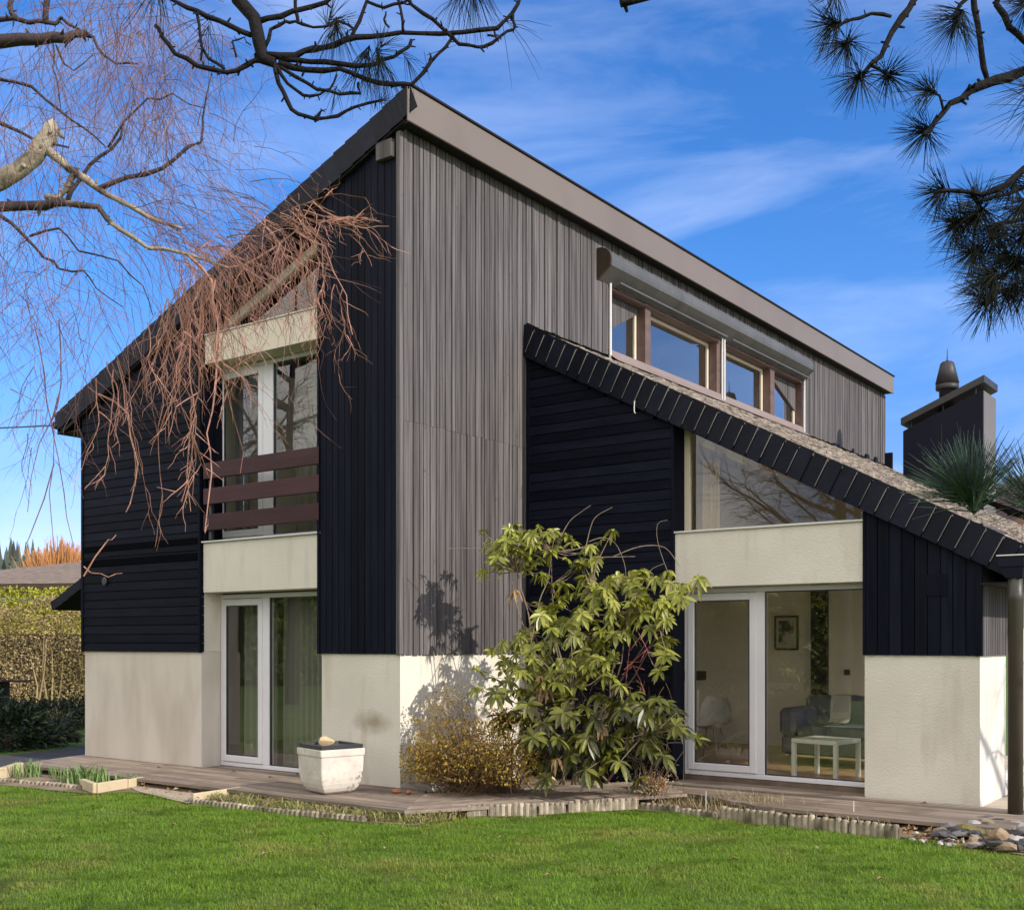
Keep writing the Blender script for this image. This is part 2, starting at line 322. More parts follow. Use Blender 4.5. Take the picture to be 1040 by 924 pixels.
# --- dark wall cores behind the boards
m=MB()
m.prism([(-5.98,1.482),(-3.46,1.482),(-3.46,mroof(-3.46)-.34),(-5.98,mroof(-5.98)-.34)],'y',.035,.33)
m.prism([(-1.222,1.482),(-.012,1.482),(-.012,mroof(-.01)-.34),(-1.222,mroof(-1.222)-.34)],'y',.035,.33)
m.box(-5.98,-5.7,.331,16.34,1.482,mroof(-5.98)-.36)
m.box(-.25,-.012,.331,4.33,1.482,7.2); m.box(-.25,-.012,11.55,16.34,1.482,7.2)
m.box(-.25,-.012,4.331,11.549,1.482,5.69); m.box(-.25,-.012,4.331,11.549,6.66,7.2)
m.prism([(-6,-.1),(-6,mroof(-6)-.36),(0,7.2),(0,-.1)],'y',16.1,16.345)
psplit(m,'wall_core',M['darkwood'],house)
# --- cladding, left, horizontal boards with two darker bands
m=MB(); z=1.473; k=0; h=.1185
while z<5.6:
    z1=z+h; x1=-3.398; x0=-6.02
    xm=(XO-(ZT-.33-z1)/S)                      # where roof underside cuts the board
    x0c=max(x0,xm-.02)
    if x0c<x1-.03:
        r=R()
        m.add([(x0c,.03,z),(x1,.03,z),(x1,-.03,z),(x0c,-.03,z),(x0c,.03,z1-.006),(x1,.03,z1-.006),(x1,-.024,z1-.006),(x0c,-.024,z1-.006),(x0c,-.031,z+.012),(x1,-.031,z+.012)],
              [(0,1,2,3),(3,2,9,8),(8,9,6,7),(7,6,5,4),(1,5,6,9,2),(0,3,8,7,4)],r)
    z=z1
part(m,'horizontal_cladding',M['black_h'],house,label='black horizontal boards left of the balcony window')
m=MB(); m.box(-6.026,-3.40,-.037,.0,2.655,2.745); m.box(-6.026,-3.40,-.037,.0,2.86,2.94); psplit(m,'cladding_band',M['bandblack'],house)
m=MB(); m.lathe(0,0,[(.05,0),(.06,.012),(.045,.02)],16)
m.v=[(-5.46+p[0],-.034-p[2],2.44+p[1]) for p in m.v]; part(m,'vent_cap',M['tray'],house)
# corner strips
m=MB(); m.cbox(-3.43,-3.393,-.045,.003,1.465,5.60,.006); m.cbox(-1.262,-1.226,-.045,.02,1.465,6.62,.006); m.cbox(-6.035,-5.985,-.04,.05,1.465,4.6,.006)
psplit(m,'corner_strip',M['black_v'],house)
# --- cladding, right of the balcony, vertical boards
def vboards_x(m,x0,x1,w,zb,zt,y,d=.026):
    x=x0
    while x<x1-.01:
        xe=min(x+w*U(.96,1.04),x1); r=R(); j=U(-.003,.003)
        zz0=zt(x); zz1=zt(xe); c=.006
        g_=.0015; c=.003
        m.add([(x+g_,y,zb),(x+g_+c,y-d+j,zb),(xe-g_-c,y-d+j,zb),(xe-g_,y,zb),(x+g_,y,zz0),(x+g_+c,y-d+j,zz0),(xe-g_-c,y-d+j,zz1),(xe-g_,y,zz1)],
              [(0,1,5,4),(1,2,6,5),(2,3,7,6),(3,2,1,0)],r); x=xe
m=MB(); vboards_x(m,-1.226,.0,.102,1.468,lambda x:mroof(x)-.31,.005,.03)
for x,zt in ((-1.12,0),(-.715,0),(-.31,0)): pass
part(m,'vertical_cladding',M['black_v'],house,label='black vertical boards right of the balcony window')
# --- cladding of the long high wall, weathered grey
m=MB(); y=.0; 
def gboard(y,ye,zb,zt,r,prot):
    c=.006; m.add([(0,y+.003,zb),(prot,y+.003+c,zb),(prot,ye-.003-c,zb),(0,ye-.003,zb),(0,y+.003,zt),(prot,y+.003+c,zt),(prot,ye-.003-c,zt),(0,ye-.003,zt)],
                  [(0,1,5,4),(1,2,6,5),(2,3,7,6),(0,3,2,1)],r)
k=0; y=.012
while y<16.33:
    w=(.108 if k%3 else .066)*U(.95,1.05); ye=min(y+w,16.345); r=R(); pr=U(.024,.034)+(0 if k%3 else .006)
    zb=1.462+U(-.006,.006) if y<2.33 else 5.655+U(-.02,.0)
    if y<2.33 and ye>2.33: ye=2.345
    if y<4.3 and ye>4.3: ye=4.32
    if 4.31<=y<11.56:
        gboard(y,ye,6.63,7.3,r,pr)
    else:
        # butt joints: boards in two lengths
        if zb<2:
            zj=4.05+U(-.01,.01); gboard(y,ye,zb,zj-.0012,r,pr); gboard(y,ye,zj+.0012,7.3,(r*.9+.05),pr)
        else: gboard(y,ye,zb,7.3,r,pr)
    y=ye; k+=1
gc=part(m,'weathered_cladding',M['grey_v'],house,label='weathered grey vertical boards on the high sunny wall')
m=MB(); m.cbox(-.02,.042,-.048,.012,1.463,7.2,.005,.9); m.cbox(-.015,.04,16.34,16.375,5.5,7.2,.005,.6); psplit(m,'corner_strip',M['grey_v'],house)
# --- main roof
m=MB()
m.prism([(XO-.02,mroof(XO-.02)-.03),(-6.62,mroof(-6.62)-.03),(-6.62,mroof(-6.62)-.16),(-6.55,mroof(-6.55)-.27),(XO-.02,mroof(XO-.02)-.31)],'y',YV+.03,YE-.02)
rf=part(m,'main_roof',M['darkwood'],house)
m=MB(); n=42; L_=6.84/math.cos(math.atan(S))
for i in range(34):                                   # tile courses on the far slope
    xa=XO-.03-i*.2; xb=xa-.23
    for j in range(1): m.add([(xa,YV+.04,mroof(xa)-.02),(xa,YE-.03,mroof(xa)-.02),(xb,YE-.03,mroof(xb)+.012),(xb,YV+.04,mroof(xb)+.012),(xb,YV+.04,mroof(xb)-.02),(xb,YE-.03,mroof(xb)-.02)],[(3,2,1,0),(4,5,2,3)],R())
part(m,'roof_tiles',M['slate'],rf)
m=MB(); m.box(-6.50,-6.03,YV+.05,YE-.1,4.60,4.62); m.cbox(-6.60,-6.50,YV+.03,YE-.05,4.60,4.78,.01); part(m,'eaves_soffit',M['darkwood'],rf)
# gutter at the far eave
m=MB(); m.tube([(-6.66,YV+.02,4.74),(-6.66,YE-.1,4.74)],.055,10); part(m,'gutter',M['chimney'],rf,True)
# fascia of the high edge
m=MB(); m.cbox(XO-.03,XO,YV+.0,YE,7.232,7.615,.006); part(m,'fascia',M['taupe'],rf)
m=MB(); m.cbox(XO-.12,XO+.022,YV-.015,YE+.015,7.617,7.645,.005); m.box(XO-.002,XO+.003,2.95,2.958,7.235,7.61) if False else None
part(m,'ridge_trim',M['darkwood'],rf)
m=MB(); m.box(.036,XO-.035,YV+.02,YE-.03,7.24,7.26); part(m,'soffit',M['darkwood'],rf)
# verge tiles on a slope: shingled plates, downslope edge proud
def verge(m,x0,x1,zf,sl,yv,e,depth,down):
    th=math.atan(abs(sl)); n=int(abs(x1-x0)/(e*math.cos(th)))+1; dx=e*math.cos(th)*(1 if x1>x0 else -1)
    for i in range(n):
        xa=x0+dx*i; xb=xa+dx*1.03
        if (xb-x1)*dx>0: xb=x1
        if abs(xb-xa)<.02: continue
        d=depth(xa)*U(.985,1.015); px=-math.sin(th)*(1 if down>0 else -1)*d; pz=-math.cos(th)*d
        # uphill edge (xa) sits in, downhill edge (xb) is proud
        ya=yv; yb=yv-.017; t=.012; r=R(); j=U(-.004,.004)
        A=(xa,ya,zf(xa)+j);B=(xb,yb,zf(xb)+j);Cc=(xb+px,yb,zf(xb)+pz+j);Dd=(xa+px,ya,zf(xa)+pz+j)
        q=[A,B,Cc,Dd]; vs=q+[(p[0],p[1]+t,p[2]) for p in q]
        m.add(vs,[(0,3,2,1),(4,5,6,7),(0,1,5,4),(1,2,6,5),(2,3,7,6),(3,0,4,7)],r)
m=MB(); verge(m,XO-.005,-6.60,lambda x:mroof(x)-.0,S,YV-.003,.205,lambda x:.30 if x>-6.2 else .24,-1)
part(m,'verge_tiles',M['slate'],rf)
m=MB(); m.box(XO-.012,XO+.004,YV-.03,YV-.002,7.23,7.63); part(m,'verge_end_cap',M['taupe'],rf)
m=MB(); m.prism([(XO-.02,mroof(XO-.02)-.30),(-6.45,mroof(-6.45)-.30),(-6.45,mroof(-6.45)-.345),(XO-.02,mroof(XO-.02)-.345)],'y',YV+.01,.03); part(m,'verge_board',M['darkwood'],rf)
m=MB(); m.cbox(-.29,-.05,-.085,.0,6.93,7.13,.006); part(m,'purlin_end',M['grey_v'],rf)
# --- gable window over the balcony (recess .3)
def frame_xz(m,x0,x1,z0,z1,y,w,d=.06,c=.006,bars=True):
    m.cbox(x0,x0+w,y,y+d,z0,z1,c); m.cbox(x1-w,x1,y,y+d,z0,z1,c); m.cbox(x0+w,x1-w,y,y+d,z0,z0+w,c); m.cbox(x0+w,x1-w,y,y+d,z1-w,z1,c)
GY=.335
win=thing  # placeholder
gw_t=lambda x: mroof(x)-.42
m=MB(); 
bar=[(-3.36,gw_t(-3.36)-.02),(-1.226,gw_t(-1.226)-.02),(-1.226,gw_t(-1.226)-.13),(-3.36,gw_t(-3.36)-.13)]
m.prism(bar,'y',GY-.02,GY+.05); m.box(-3.36,-3.30,GY-.015,GY+.05,5.52,gw_t(-3.33)-.12); m.box(-3.36,-1.226,GY-.015,GY+.05,5.522,5.56)
gw=part(m,'gable_window',M['cream'],house)
m=MB(); m.add([(-3.3,GY+.02,5.55),(-1.226,GY+.02,5.55),(-1.226,GY+.02,gw_t(-1.226)-.12),(-3.3,GY+.02,gw_t(-3.3)-.12)],[(0,1,2,3)]); part(m,'pane',M['glass_dark'],gw)
# --- balcony french window
def winset(name,x0,x1,xm0,xm1,z0,z1,y,sash_left,mat_glass,label=None,parent=None,gl_left=None):
    """outer frame, fixed mullion, opening sash on the left, fixed pane on the right"""
    m=MB(); frame_xz(m,x0,x1,z0,z1,y,.055,.08); m.cbox(xm0,xm1,y,y+.08,z0+.055,z1-.055,.006)
    w=part(m,name,M['white'],parent or house,label=label)
    sx0,sx1=sash_left
    m=MB(); frame_xz(m,sx0,sx1,z0+.06,z1-.06,y-.014,.085,.06,.008); s_=part(m,'sash',M['white'],w)
    m=MB(); frame_xz(m,sx0+.086,sx1-.086,z0+.146,z1-.146,y-.006,.012,.03,.002); frame_xz(m,xm1+.001,x1-.056,z0+.056,z1-.056,y+.006,.012,.03,.002); part(m,'glazing_seal',M['tray'],w)
    m=MB(); m.quad((sx0+.09,y+.012,z0+.15),(sx1-.09,y+.012,z0+.15),(sx1-.09,y+.012,z1-.15),(sx0+.09,y+.012,z1-.15)); part(m,'pane',mat_glass,w)
    m=MB(); m.quad((xm1,y+.03,z0+.05),(x1-.05,y+.03,z0+.05),(x1-.05,y+.03,z1-.05),(xm1,y+.03,z1-.05)); part(m,'pane',mat_glass,w)
    return w
winset('balcony_window',-3.50,-1.1,-2.60,-2.40,2.89,5.14,.30,(-3.42,-2.585),M['glass_dark'])
m=MB(); m.cbox(-3.38,-3.35,.005,.295,2.89,5.145,.004); part(m,'reveal_trim',M['black_v'],house)
# railing
m=MB(); m.cbox(-3.26,-1.245,.02,.04,3.84,3.86,.004); m.cbox(-3.27,-3.22,.0,.05,2.9,3.838,.004); m.cbox(-1.285,-1.235,.0,.05,2.9,3.838,.004); m.box(-3.26,-1.25,.022,.038,3.836,3.842)
rl=part(m,'balcony_railing',M['tray'],house)
for z0,z1 in ((3.015,3.218),(3.345,3.548),(3.668,3.872)):
    m=MB(); m.cbox(-3.315,-1.226,-.052,-.012,z0,z1,.006,R()); part(m,'rail_board',M['rail'],rl)
# --- lower glass door
winset('glass_door',-3.405,-1.1,-2.605,-2.47,.0,2.215,.30,(-3.375,-2.59),M['glass'])
m=MB(); m.box(-3.41,-1.2,.28,.40,-.05,-.004); m.box(-3.41,-1.22,.345,.40,2.218,2.26); psplit(m,'threshold',M['log'],house)
# --- rooms behind the left windows
m=MB(); m.box(-5.69,-.3,.42,4.0,-.06,-.02); part(m,'interior_floor',M['ifloor'],house)
m=MB(); m.box(-5.69,-.3,3.6,3.7,0,2.3); m.box(-5.685,-5.6,.4,3.6,0,2.3); m.box(-.4,-.302,.4,3.6,0,2.3); m.box(-5.69,-.3,.40,4.5,2.3,2.75)
m.box(-5.69,-.3,4.3,4.4,2.76,6.2); m.box(-3.9,-3.8,.45,4.3,2.76,5.4); m.box(-.9,-.8,.45,4.3,2.76,6.4); psplit(m,'interior_wall',M['iwall'],house)
# --- clerestory strip window
m=MB()
XW=-.17
for a,b in ((5.40,5.56),(7.79,7.93),(8.10,8.14),(9.98,10.16)): m.cbox(XW-.05,.02,a,b,5.74,6.66,.006,.4)
m.cbox(XW-.05,.012,4.345,11.54,6.58,6.655,.006,.6); m.cbox(XW-.05,.012,4.345,4.40,5.74,6.58,.006,.5); m.cbox(XW-.05,.012,11.48,11.54,5.74,6.58,.006,.5)
cl=part(m,'clerestory_window',M['brownwood'],house)
m=MB(); m.add([(-.2,4.33,5.74),(.035,4.33,5.735),(.035,11.55,5.735),(-.2,11.55,5.74),(.04,4.33,5.66),(.04,11.55,5.66),(.19,4.33,5.55),(.19,11.55,5.55)],[(0,1,2,3),(1,4,5,2),(4,6,7,5)],.4)
psplit(m,'sill_flashing',M['sillmetal'],cl)
m=MB(); bays=((4.41,5.39),(5.57,7.78),(8.15,9.97),(10.17,11.47))
for a,b in bays:
    z0,z1=5.745,6.575; w=.05; c=.004
    m.cbox(XW,XW+.04,a,a+w,z0,z1,c); m.cbox(XW,XW+.04,b-w,b,z0,z1,c); m.cbox(XW,XW+.04,a+w,b-w,z0,z0+w,c); m.cbox(XW,XW+.04,a+w,b-w,z1-w,z1,c)
part(m,'inner_frame',M['cream'],cl)
for a,b in bays:
    m=MB(); m.quad((XW+.02,a+.045,5.79),(XW+.02,b-.045,5.79),(XW+.02,b-.045,6.53),(XW+.02,a+.045,6.53)); part(m,'pane',M['glass_strip'],cl)
# triangular boarded corners of the two end bays
m=MB(); 
for i in range(8):
    a=4.42+i*.125; b=a+.118
    za=6.0+(a-4.42)/.98*.50; zb_=6.0+(b-4.42)/.98*.50
    m.add([(XW+.06,a,za),(XW+.06,b,zb_),(XW+.06,b,6.575),(XW+.06,a,6.575),(XW+.03,a,za),(XW+.03,b,zb_),(XW+.03,b,6.575),(XW+.03,a,6.575)],[(0,1,2,3),(4,7,6,5),(0,4,5,1),(0,3,7,4),(1,5,6,2)],R())
part(m,'corner_cladding',M['grey_v'],cl); m=MB()
for i in range(10):
    a=10.18+i*.128; b=a+.12
    za=6.55-(a-10.18)/1.29*.5; zb_=6.55-(b-10.18)/1.29*.5
    m.add([(XW+.06,a,za),(XW+.06,b,zb_),(XW+.06,b,6.575),(XW+.06,a,6.575),(XW+.03,a,za),(XW+.03,b,zb_),(XW+.03,b,6.575),(XW+.03,a,6.575)],[(0,1,2,3),(4,7,6,5),(0,4,5,1),(0,3,7,4),(1,5,6,2)],R())
part(m,'corner_cladding',M['grey_v'],cl)
for y_ in (4.345,8.0,11.5):
    m=MB(); m.cbox(.035,.065,y_-.018,y_+.018,5.53,6.72,.004); part(m,'guide_rail',M['lightmetal'],cl)
m=MB(); m.cbox(.035,.065,7.90,7.93,5.53,6.72,.004); part(m,'guide_rail',M['lightmetal'],cl)
# roller shutter box: rounded outer profile
prof=[(.036,7.055),(.11,7.05),(.18,7.02),(.23,6.965),(.25,6.91),(.252,6.85),(.244,6.80),(.225,6.785),(.036,6.635)]
m=MB(); y_=4.05
while y_<11.44:
    ye=min(y_+.34,11.46); m.prism(prof,'y',y_+.0015,ye-.0015,R()); y_=ye
sb=part(m,'shutter_box',M['shutterbox'],house); recalc(sb)
m=MB(); m.prism([(p[0]*1.03+.001,p[1]+(.008 if p[1]>6.85 else -.008)) for p in prof],'y',4.012,4.05); ec=part(m,'end_cap',M['idark'],sb); recalc(ec)
m=MB(); m.prism([(p[0]*1.03+.001,p[1]+(.008 if p[1]>6.85 else -.008)) for p in prof],'y',11.46,11.48); ec=part(m,'end_cap',M['shutterbox'],sb); recalc(ec)
m=MB()
for y0_,y1_ in ((4.4,7.85),(8.05,11.45)):
    for q in range(3): m.cbox(.06+q*.05,.09+q*.05,y0_,y1_,6.615+q*.012,6.64+q*.012,.004)
part(m,'shutter_slats',M['shutterbox'],sb)
# room behind the clerestory
m=MB(); m.box(-3.2,-3.1,4.0,11.9,4.5,6.6); m.box(-3.1,-.26,4.0,4.1,4.5,7.0); m.box(-3.1,-.26,11.8,11.9,4.5,7.0); m.box(-3.1,-.26,4.0,11.9,4.4,4.5)
psplit(m,'interior_wall',M['iwall'],house)
m=MB(); m.prism([(-3.2,mroof(-3.2)-.36),(-.26,mroof(-.26)-.36),(-.26,mroof(-.26)-.40),(-3.2,mroof(-3.2)-.40)],'y',4.0,11.9); part(m,'interior_ceiling',M['cream'],house)
# ================================================================== the low wing
WY=2.3765
m=MB(); z=-.06; h=.1185
while z<5.3:
    z1=z+h; x1=min(2.10,(5.30-z1)/WS+.0)
    if x1>.08:
        r=R(); y0=WY
        m.add([(.036,y0+.03,z),(x1,y0+.03,z),(x1,y0-.03,z),(.036,y0-.03,z),(.036,y0+.03,z1-.006),(x1,y0+.03,z1-.006),(x1,y0-.024,z1-.006),(.036,y0-.024,z1-.006),(.036,y0-.031,z+.012),(x1,y0-.031,z+.012)],
              [(0,1,2,3),(3,2,9,8),(8,9,6,7),(7,6,5,4),(1,5,6,9,2),(0,3,8,7,4)],r)
    z=z1
part(m,'horizontal_cladding',M['black_h'],house,label='black horizontal boards behind the rhododendron')
m=MB(); m.cbox(2.085,2.122,WY-.04,WY+.24,-.06,4.14,.006); m.cbox(.034,.075,WY-.034,WY-.0,1.5,5.2,.004); m.cbox(4.325,4.352,WY-.036,WY+.02,1.465,2.96,.004); psplit(m,'corner_strip',M['black_v'],house)
wu=lambda x: wroof(x)-.33
m=MB(); m.prism([(.012,-.1),(2.09,-.1),(2.09,wu(2.09)),(.012,wu(.012))],'y',WY+.035,WY+.25); 
m.prism([(4.345,1.482),(5.455,1.482),(5.455,wu(5.455)),(4.345,wu(4.345))],'y',WY+.03,3.44); psplit(m,'wall_core',M['darkwood'],house)
m=MB(); m.box(2.125,4.335,WY,WY+.24,2.232,2.855); part(m,'spandrel_panel',M['stucco'],house)
m=MB(); m.cbox(2.118,4.33,WY-.03,WY+.25,2.857,2.878,.004); psplit(m,'sill_flashing',M['lightmetal'],house)
m=MB(); m.box(4.337,5.4746,WY,3.4437,-.1,1.48); psplit(m,'rendered_wall',M['stucco'],house,label='rendered pier at the wing corner')
m=MB(); vboards_x(m,4.352,5.44,.125,1.467,lambda x:min(wu(x)+.0,2.95),WY+.002,.03); part(m,'vertical_cladding',M['black_v'],house,label='black vertical boards above the wing pier')
m=MB(); m.cbox(4.97,5.17,WY-.036,WY-.024,2.06,2.28,.003); part(m,'vent_cover',M['black_v'],house)
m=MB(); m.cbox(5.435,5.506,WY-.036,WY+.0,1.463,2.76,.004); part(m,'corner_strip',M['black_v'],house)
m=MB(); y=WY+.002; 
while y<3.44:
    ye=min(y+.072*U(.95,1.05),3.46); pr=5.4746+.028+U(0,.004)
    m.add([(5.44,y+.003,1.463),(pr,y+.008,1.463),(pr,ye-.008,1.463),(5.44,ye-.003,1.463),(5.44,y+.003,2.75),(pr,y+.008,2.75),(pr,ye-.008,2.75),(5.44,ye-.003,2.75)],[(0,1,5,4),(1,2,6,5),(2,3,7,6),(0,3,2,1)],R()); y=ye
part(m,'weathered_cladding',M['grey_v'],house,label='grey boards on the sunny side of the wing pier')
# wing glass door and triangular window over it
winset('glass_door',2.124,4.50,3.02,3.125,.055,2.225,2.61,(2.17,3.03),M['glass'],label='white framed wing glass door beside the rhododendron')
m=MB(); m.box(2.125,4.335,2.59,2.72,-.05,.05); psplit(m,'threshold',M['log'],house)
tz=lambda x: wroof(x)-.36
m=MB(); m.cbox(2.124,2.20,2.60,2.66,2.88,tz(2.16),.005); m.box(2.2,4.34,2.60,2.66,2.88,2.91); m.prism([(2.124,tz(2.124)),(4.34,tz(4.34)),(4.34,tz(4.34)-.05),(2.124,tz(2.124)-.05)],'y',2.602,2.658)
tw=part(m,'triangular_window',M['cream'],house)
m=MB(); m.add([(2.19,2.625,2.9),(4.3,2.625,2.9),(4.3,2.625,tz(4.3)),(2.19,2.625,tz(2.19))],[(0,1,2,3)]); part(m,'pane',M['glass_dark'],tw)
# wing roof
WXE=6.08; WYV=2.285
m=MB(); m.prism([(.03,wroof(.03)-.045),(WXE,wroof(WXE)-.045),(WXE,wroof(WXE)-.20),(.03,wroof(.03)-.31)],'y',WYV+.02,16.33)
wr=part(m,'wing_roof',M['darkwood'],house)
m=MB(); th=math.atan(WS); e=.165; nrow=int((WXE-.04)/(e*math.cos(th)))+1
for i in range(nrow):
    xa=.04+i*e*math.cos(th); xb=xa+e*math.cos(th)*1.12
    y=WYV-.02-(.11 if i%2 else 0)
    while y<16.33:
        ye=y+.2+U(-.006,.006); yy=max(y,WYV-.008); 
        if ye>WYV:
            t=U(.012,.022); j=U(-.006,.008); za=wroof(xa)-.04; zb=wroof(xb)-.04+t+.012+j; xbb=xb+U(-.012,.012)
            a=(xa,yy+.003,za);b=(xbb,yy+.003,zb);c=(xbb,ye-.003,zb+U(-.004,.004));d=(xa,ye-.003,za)
            q=[a,b,c,d]; m.add(q+[(b[0],b[1],b[2]-t-.02),(c[0],c[1],c[2]-t-.02)],[(0,1,2,3),(1,4,5,2),(0,4,1),(3,2,5)],R())
        y=ye
part(m,'roof_tiles',M['rooftile'],wr)
m=MB(); verge(m,.045,WXE-.02,lambda x:wroof(x),WS,WYV-.003,.178,lambda x:.36-.004*x,1)
part(m,'verge_tiles',M['slate'],wr)
m=MB(); th_=math.atan(WS); dx_=.178*math.cos(th_)
for i in range(36):
    xb=.045+dx_*i+dx_*1.03
    if xb>WXE-.03 or R()<.1: continue
    d=(.36-.004*xb)*U(.8,.97); t0=U(.0,.06); ux,uz=-math.sin(th_),-math.cos(th_); yb=WYV-.003-.0175; w_=U(.002,.007); px_,pz_=math.cos(th_)*w_,-math.sin(th_)*w_
    a=(xb+ux*t0,wroof(xb)+uz*t0); b=(xb+ux*d,wroof(xb)+uz*d)
    m.add([(a[0],yb,a[1]),(b[0],yb,b[1]),(b[0]+px_,yb,b[1]+pz_),(a[0]+px_,yb,a[1]+pz_),(a[0],yb+.012,a[1]),(b[0],yb+.012,b[1]),(b[0]+px_,yb+.012,b[1]+pz_),(a[0]+px_,yb+.012,a[1]+pz_)],[(0,1,2,3),(3,2,6,7),(0,4,5,1),(0,3,7,4),(1,5,6,2)],R())
psplit(m,'tile_cut_edge',M['edge_metal'],wr)
m=MB(); m.prism([(.04,wroof(.04)-.37),(WXE-.3,wroof(WXE-.3)-.34),(WXE-.3,wroof(WXE-.3)-.38),(.04,wroof(.04)-.42)],'y',WYV+.005,WY-.0); part(m,'verge_board',M['darkwood'],wr)
m=MB(); m.box(5.5,WXE+.0,WYV+.03,16.3,2.16,2.18); m.cbox(WXE-.02,WXE+.01,WYV+.02,16.3,2.16,2.40,.004); part(m,'eaves_soffit',M['darkwood'],wr)
# flashing pieces where the wing roof meets the wall
m=MB()
for yy in (13.1,14.2,15.0,15.6): m.box(.04,.05+U(0,.02),yy,yy+U(.1,.5),5.60,5.60+U(.05,.12))
m.box(.03,.2,16.33,16.40,5.45,5.9); psplit(m,'flashing',M['chimney'],wr)
# eaves gutter, rainwater head and downpipe
m=MB(); m.box(WXE+.012,WXE+.15,2.3,16.3,2.26,2.275); m.box(WXE+.012,WXE+.02,2.3,16.3,2.275,2.40); m.cbox(WXE+.14,WXE+.155,2.3,16.3,2.26,2.40,.004); part(m,'gutter',M['copper'],house)
DX,DY=5.87,2.05
m=MB(); m.cbox(DX-.135,DX+.10,DY-.10,DY+.14,2.30,2.40,.006); m.add([(DX-.12,DY-.09,2.299),(DX+.085,DY-.09,2.299),(DX+.085,DY+.12,2.299),(DX-.12,DY+.12,2.299),(DX-.075,DY-.075,2.2),(DX+.075,DY-.075,2.2),(DX+.075,DY+.075,2.2),(DX-.075,DY+.075,2.2)],[(0,1,5,4),(1,2,6,5),(2,3,7,6),(3,0,4,7)]); 
dp=part(m,'rainwater_head',M['chimney'],house)
m=MB(); m.cbox(DX-.145,DX+.115,DY-.11,DY+.15,2.402,2.414,.003); part(m,'head_rim',M['lightmetal'],dp)
m=MB(); m.lathe(DX,DY,[(.068,-.14),(.068,1.98),(.072,1.99),(.072,2.05),(.068,2.06),(.068,2.26)],22); part(m,'downpipe',M['copper'],house,True)
# side wall with glazed doors behind the pier
m=MB()
def frame_yz(m,x,y0,y1,z0,z1,w,d=.07,c=.005):
    m.cbox(x-d,x,y0,y0+w,z0,z1,c); m.cbox(x-d,x,y1-w,y1,z0,z1,c); m.cbox(x-d,x,y0+w,y1-w,z0,z0+w,c); m.cbox(x-d,x,y0+w,y1-w,z1-w,z1,c)
frame_yz(m,5.33,3.45,5.0,.06,2.12,.08); frame_yz(m,5.33,5.0,6.55,.06,2.12,.08)
sd=part(m,'side_door',M['white'],house)
m=MB(); m.quad((5.29,3.52,.13),(5.29,4.93,.13),(5.29,4.93,2.05),(5.29,3.52,2.05)); part(m,'pane',M['glass'],sd)
m=MB(); m.quad((5.29,5.07,.13),(5.29,6.48,.13),(5.29,6.48,2.05),(5.29,5.07,2.05)); part(m,'pane',M['glass'],sd)
m=MB(); m.box(5.2,5.45,6.55,16.3,-.1,2.2); m.box(5.2,5.36,3.45,6.55,2.125,2.5); m.box(5.2,5.36,3.45,6.55,-.1,.055); psplit(m,'rendered_wall',M['stucco'],house)
# living room shell
m=MB(); 
for i in range(24):
    y0=2.73+i*.18; x=.06
    while x<5.25:
        x2=min(x+U(.9,1.6),5.25); m.box(x+.0015,x2-.0015,y0+.0015,y0+.1785,-.02,.03,R()); x=x2
part(m,'interior_floor',M['ifloor'],house)
m=MB(); m.prism([(.06,.03),(3.35,.03),(3.35,wu(3.35)),(.06,wu(.06))],'y',6.9,7.0); m.prism([(4.25,.03),(5.2,.03),(5.2,wu(5.2)),(4.25,wu(4.25))],'y',6.9,7.0)
m.prism([(3.35,2.1),(4.25,2.1),(4.25,wu(4.25)),(3.35,wu(3.35))],'y',6.9,7.0)
psplit(m,'interior_wall',M['iwall'],house)
m=MB(); m.prism([(2.66,-.02),(6.9,-.02),(6.9,5.3),(2.66,5.3)],'x',.04,.058); psplit(m,'interior_wall',M['iwall'],house)
m=MB(); m.prism([(.06,wu(.06)),(5.2,wu(5.2)),(5.2,wu(5.2)-.04),(.06,wu(.06)-.04)],'y',2.68,6.9); part(m,'interior_ceiling',M['iwall'],house)
for a_,b_ in ((2.24,2.46),(2.62,2.86)):
    m=MB(); m.prism([(a_,wu(a_)-.045),(b_,wu(b_)-.045),(b_,wu(b_)-.19),(a_,wu(a_)-.19)],'y',2.70,6.9); part(m,'yellow_ceiling_beam',M['iwall_y'],house)
m=MB(); m.box(2.02,2.26,6.80,6.9,.03,2.5); m.box(3.3,4.3,7.05,7.1,.0,2.15); psplit(m,'interior_door',M['idark'],house)
# small side porch roof on the far left
m=MB(); px0,px1=-6.02,-8.5; pz=lambda x:2.20+(x+8.5)*.42
m.prism([(px0,pz(px0)),(px1,pz(px1)),(px1,pz(px1)-.08),(px0,pz(px0)-.22)],'y',1.02,5.0); pr_=part(m,'porch_roof',M['darkwood'],house)
m=MB(); verge(m,px0,px1,lambda x:pz(x)+.05,.42,1.0,.2,lambda x:.15,-1)
for i in range(15):
    xa=px0-i*.16; xb=xa-.18; m.add([(xa,1.,pz(xa)+.02),(xa,5,pz(xa)+.02),(xb,5,pz(xb)+.06),(xb,1.,pz(xb)+.06),(xb,1.,pz(xb)+.01),(xb,5,pz(xb)+.01)],[(3,2,1,0),(4,5,2,3)],R())
part(m,'porch_tiles',M['slate'],pr_)
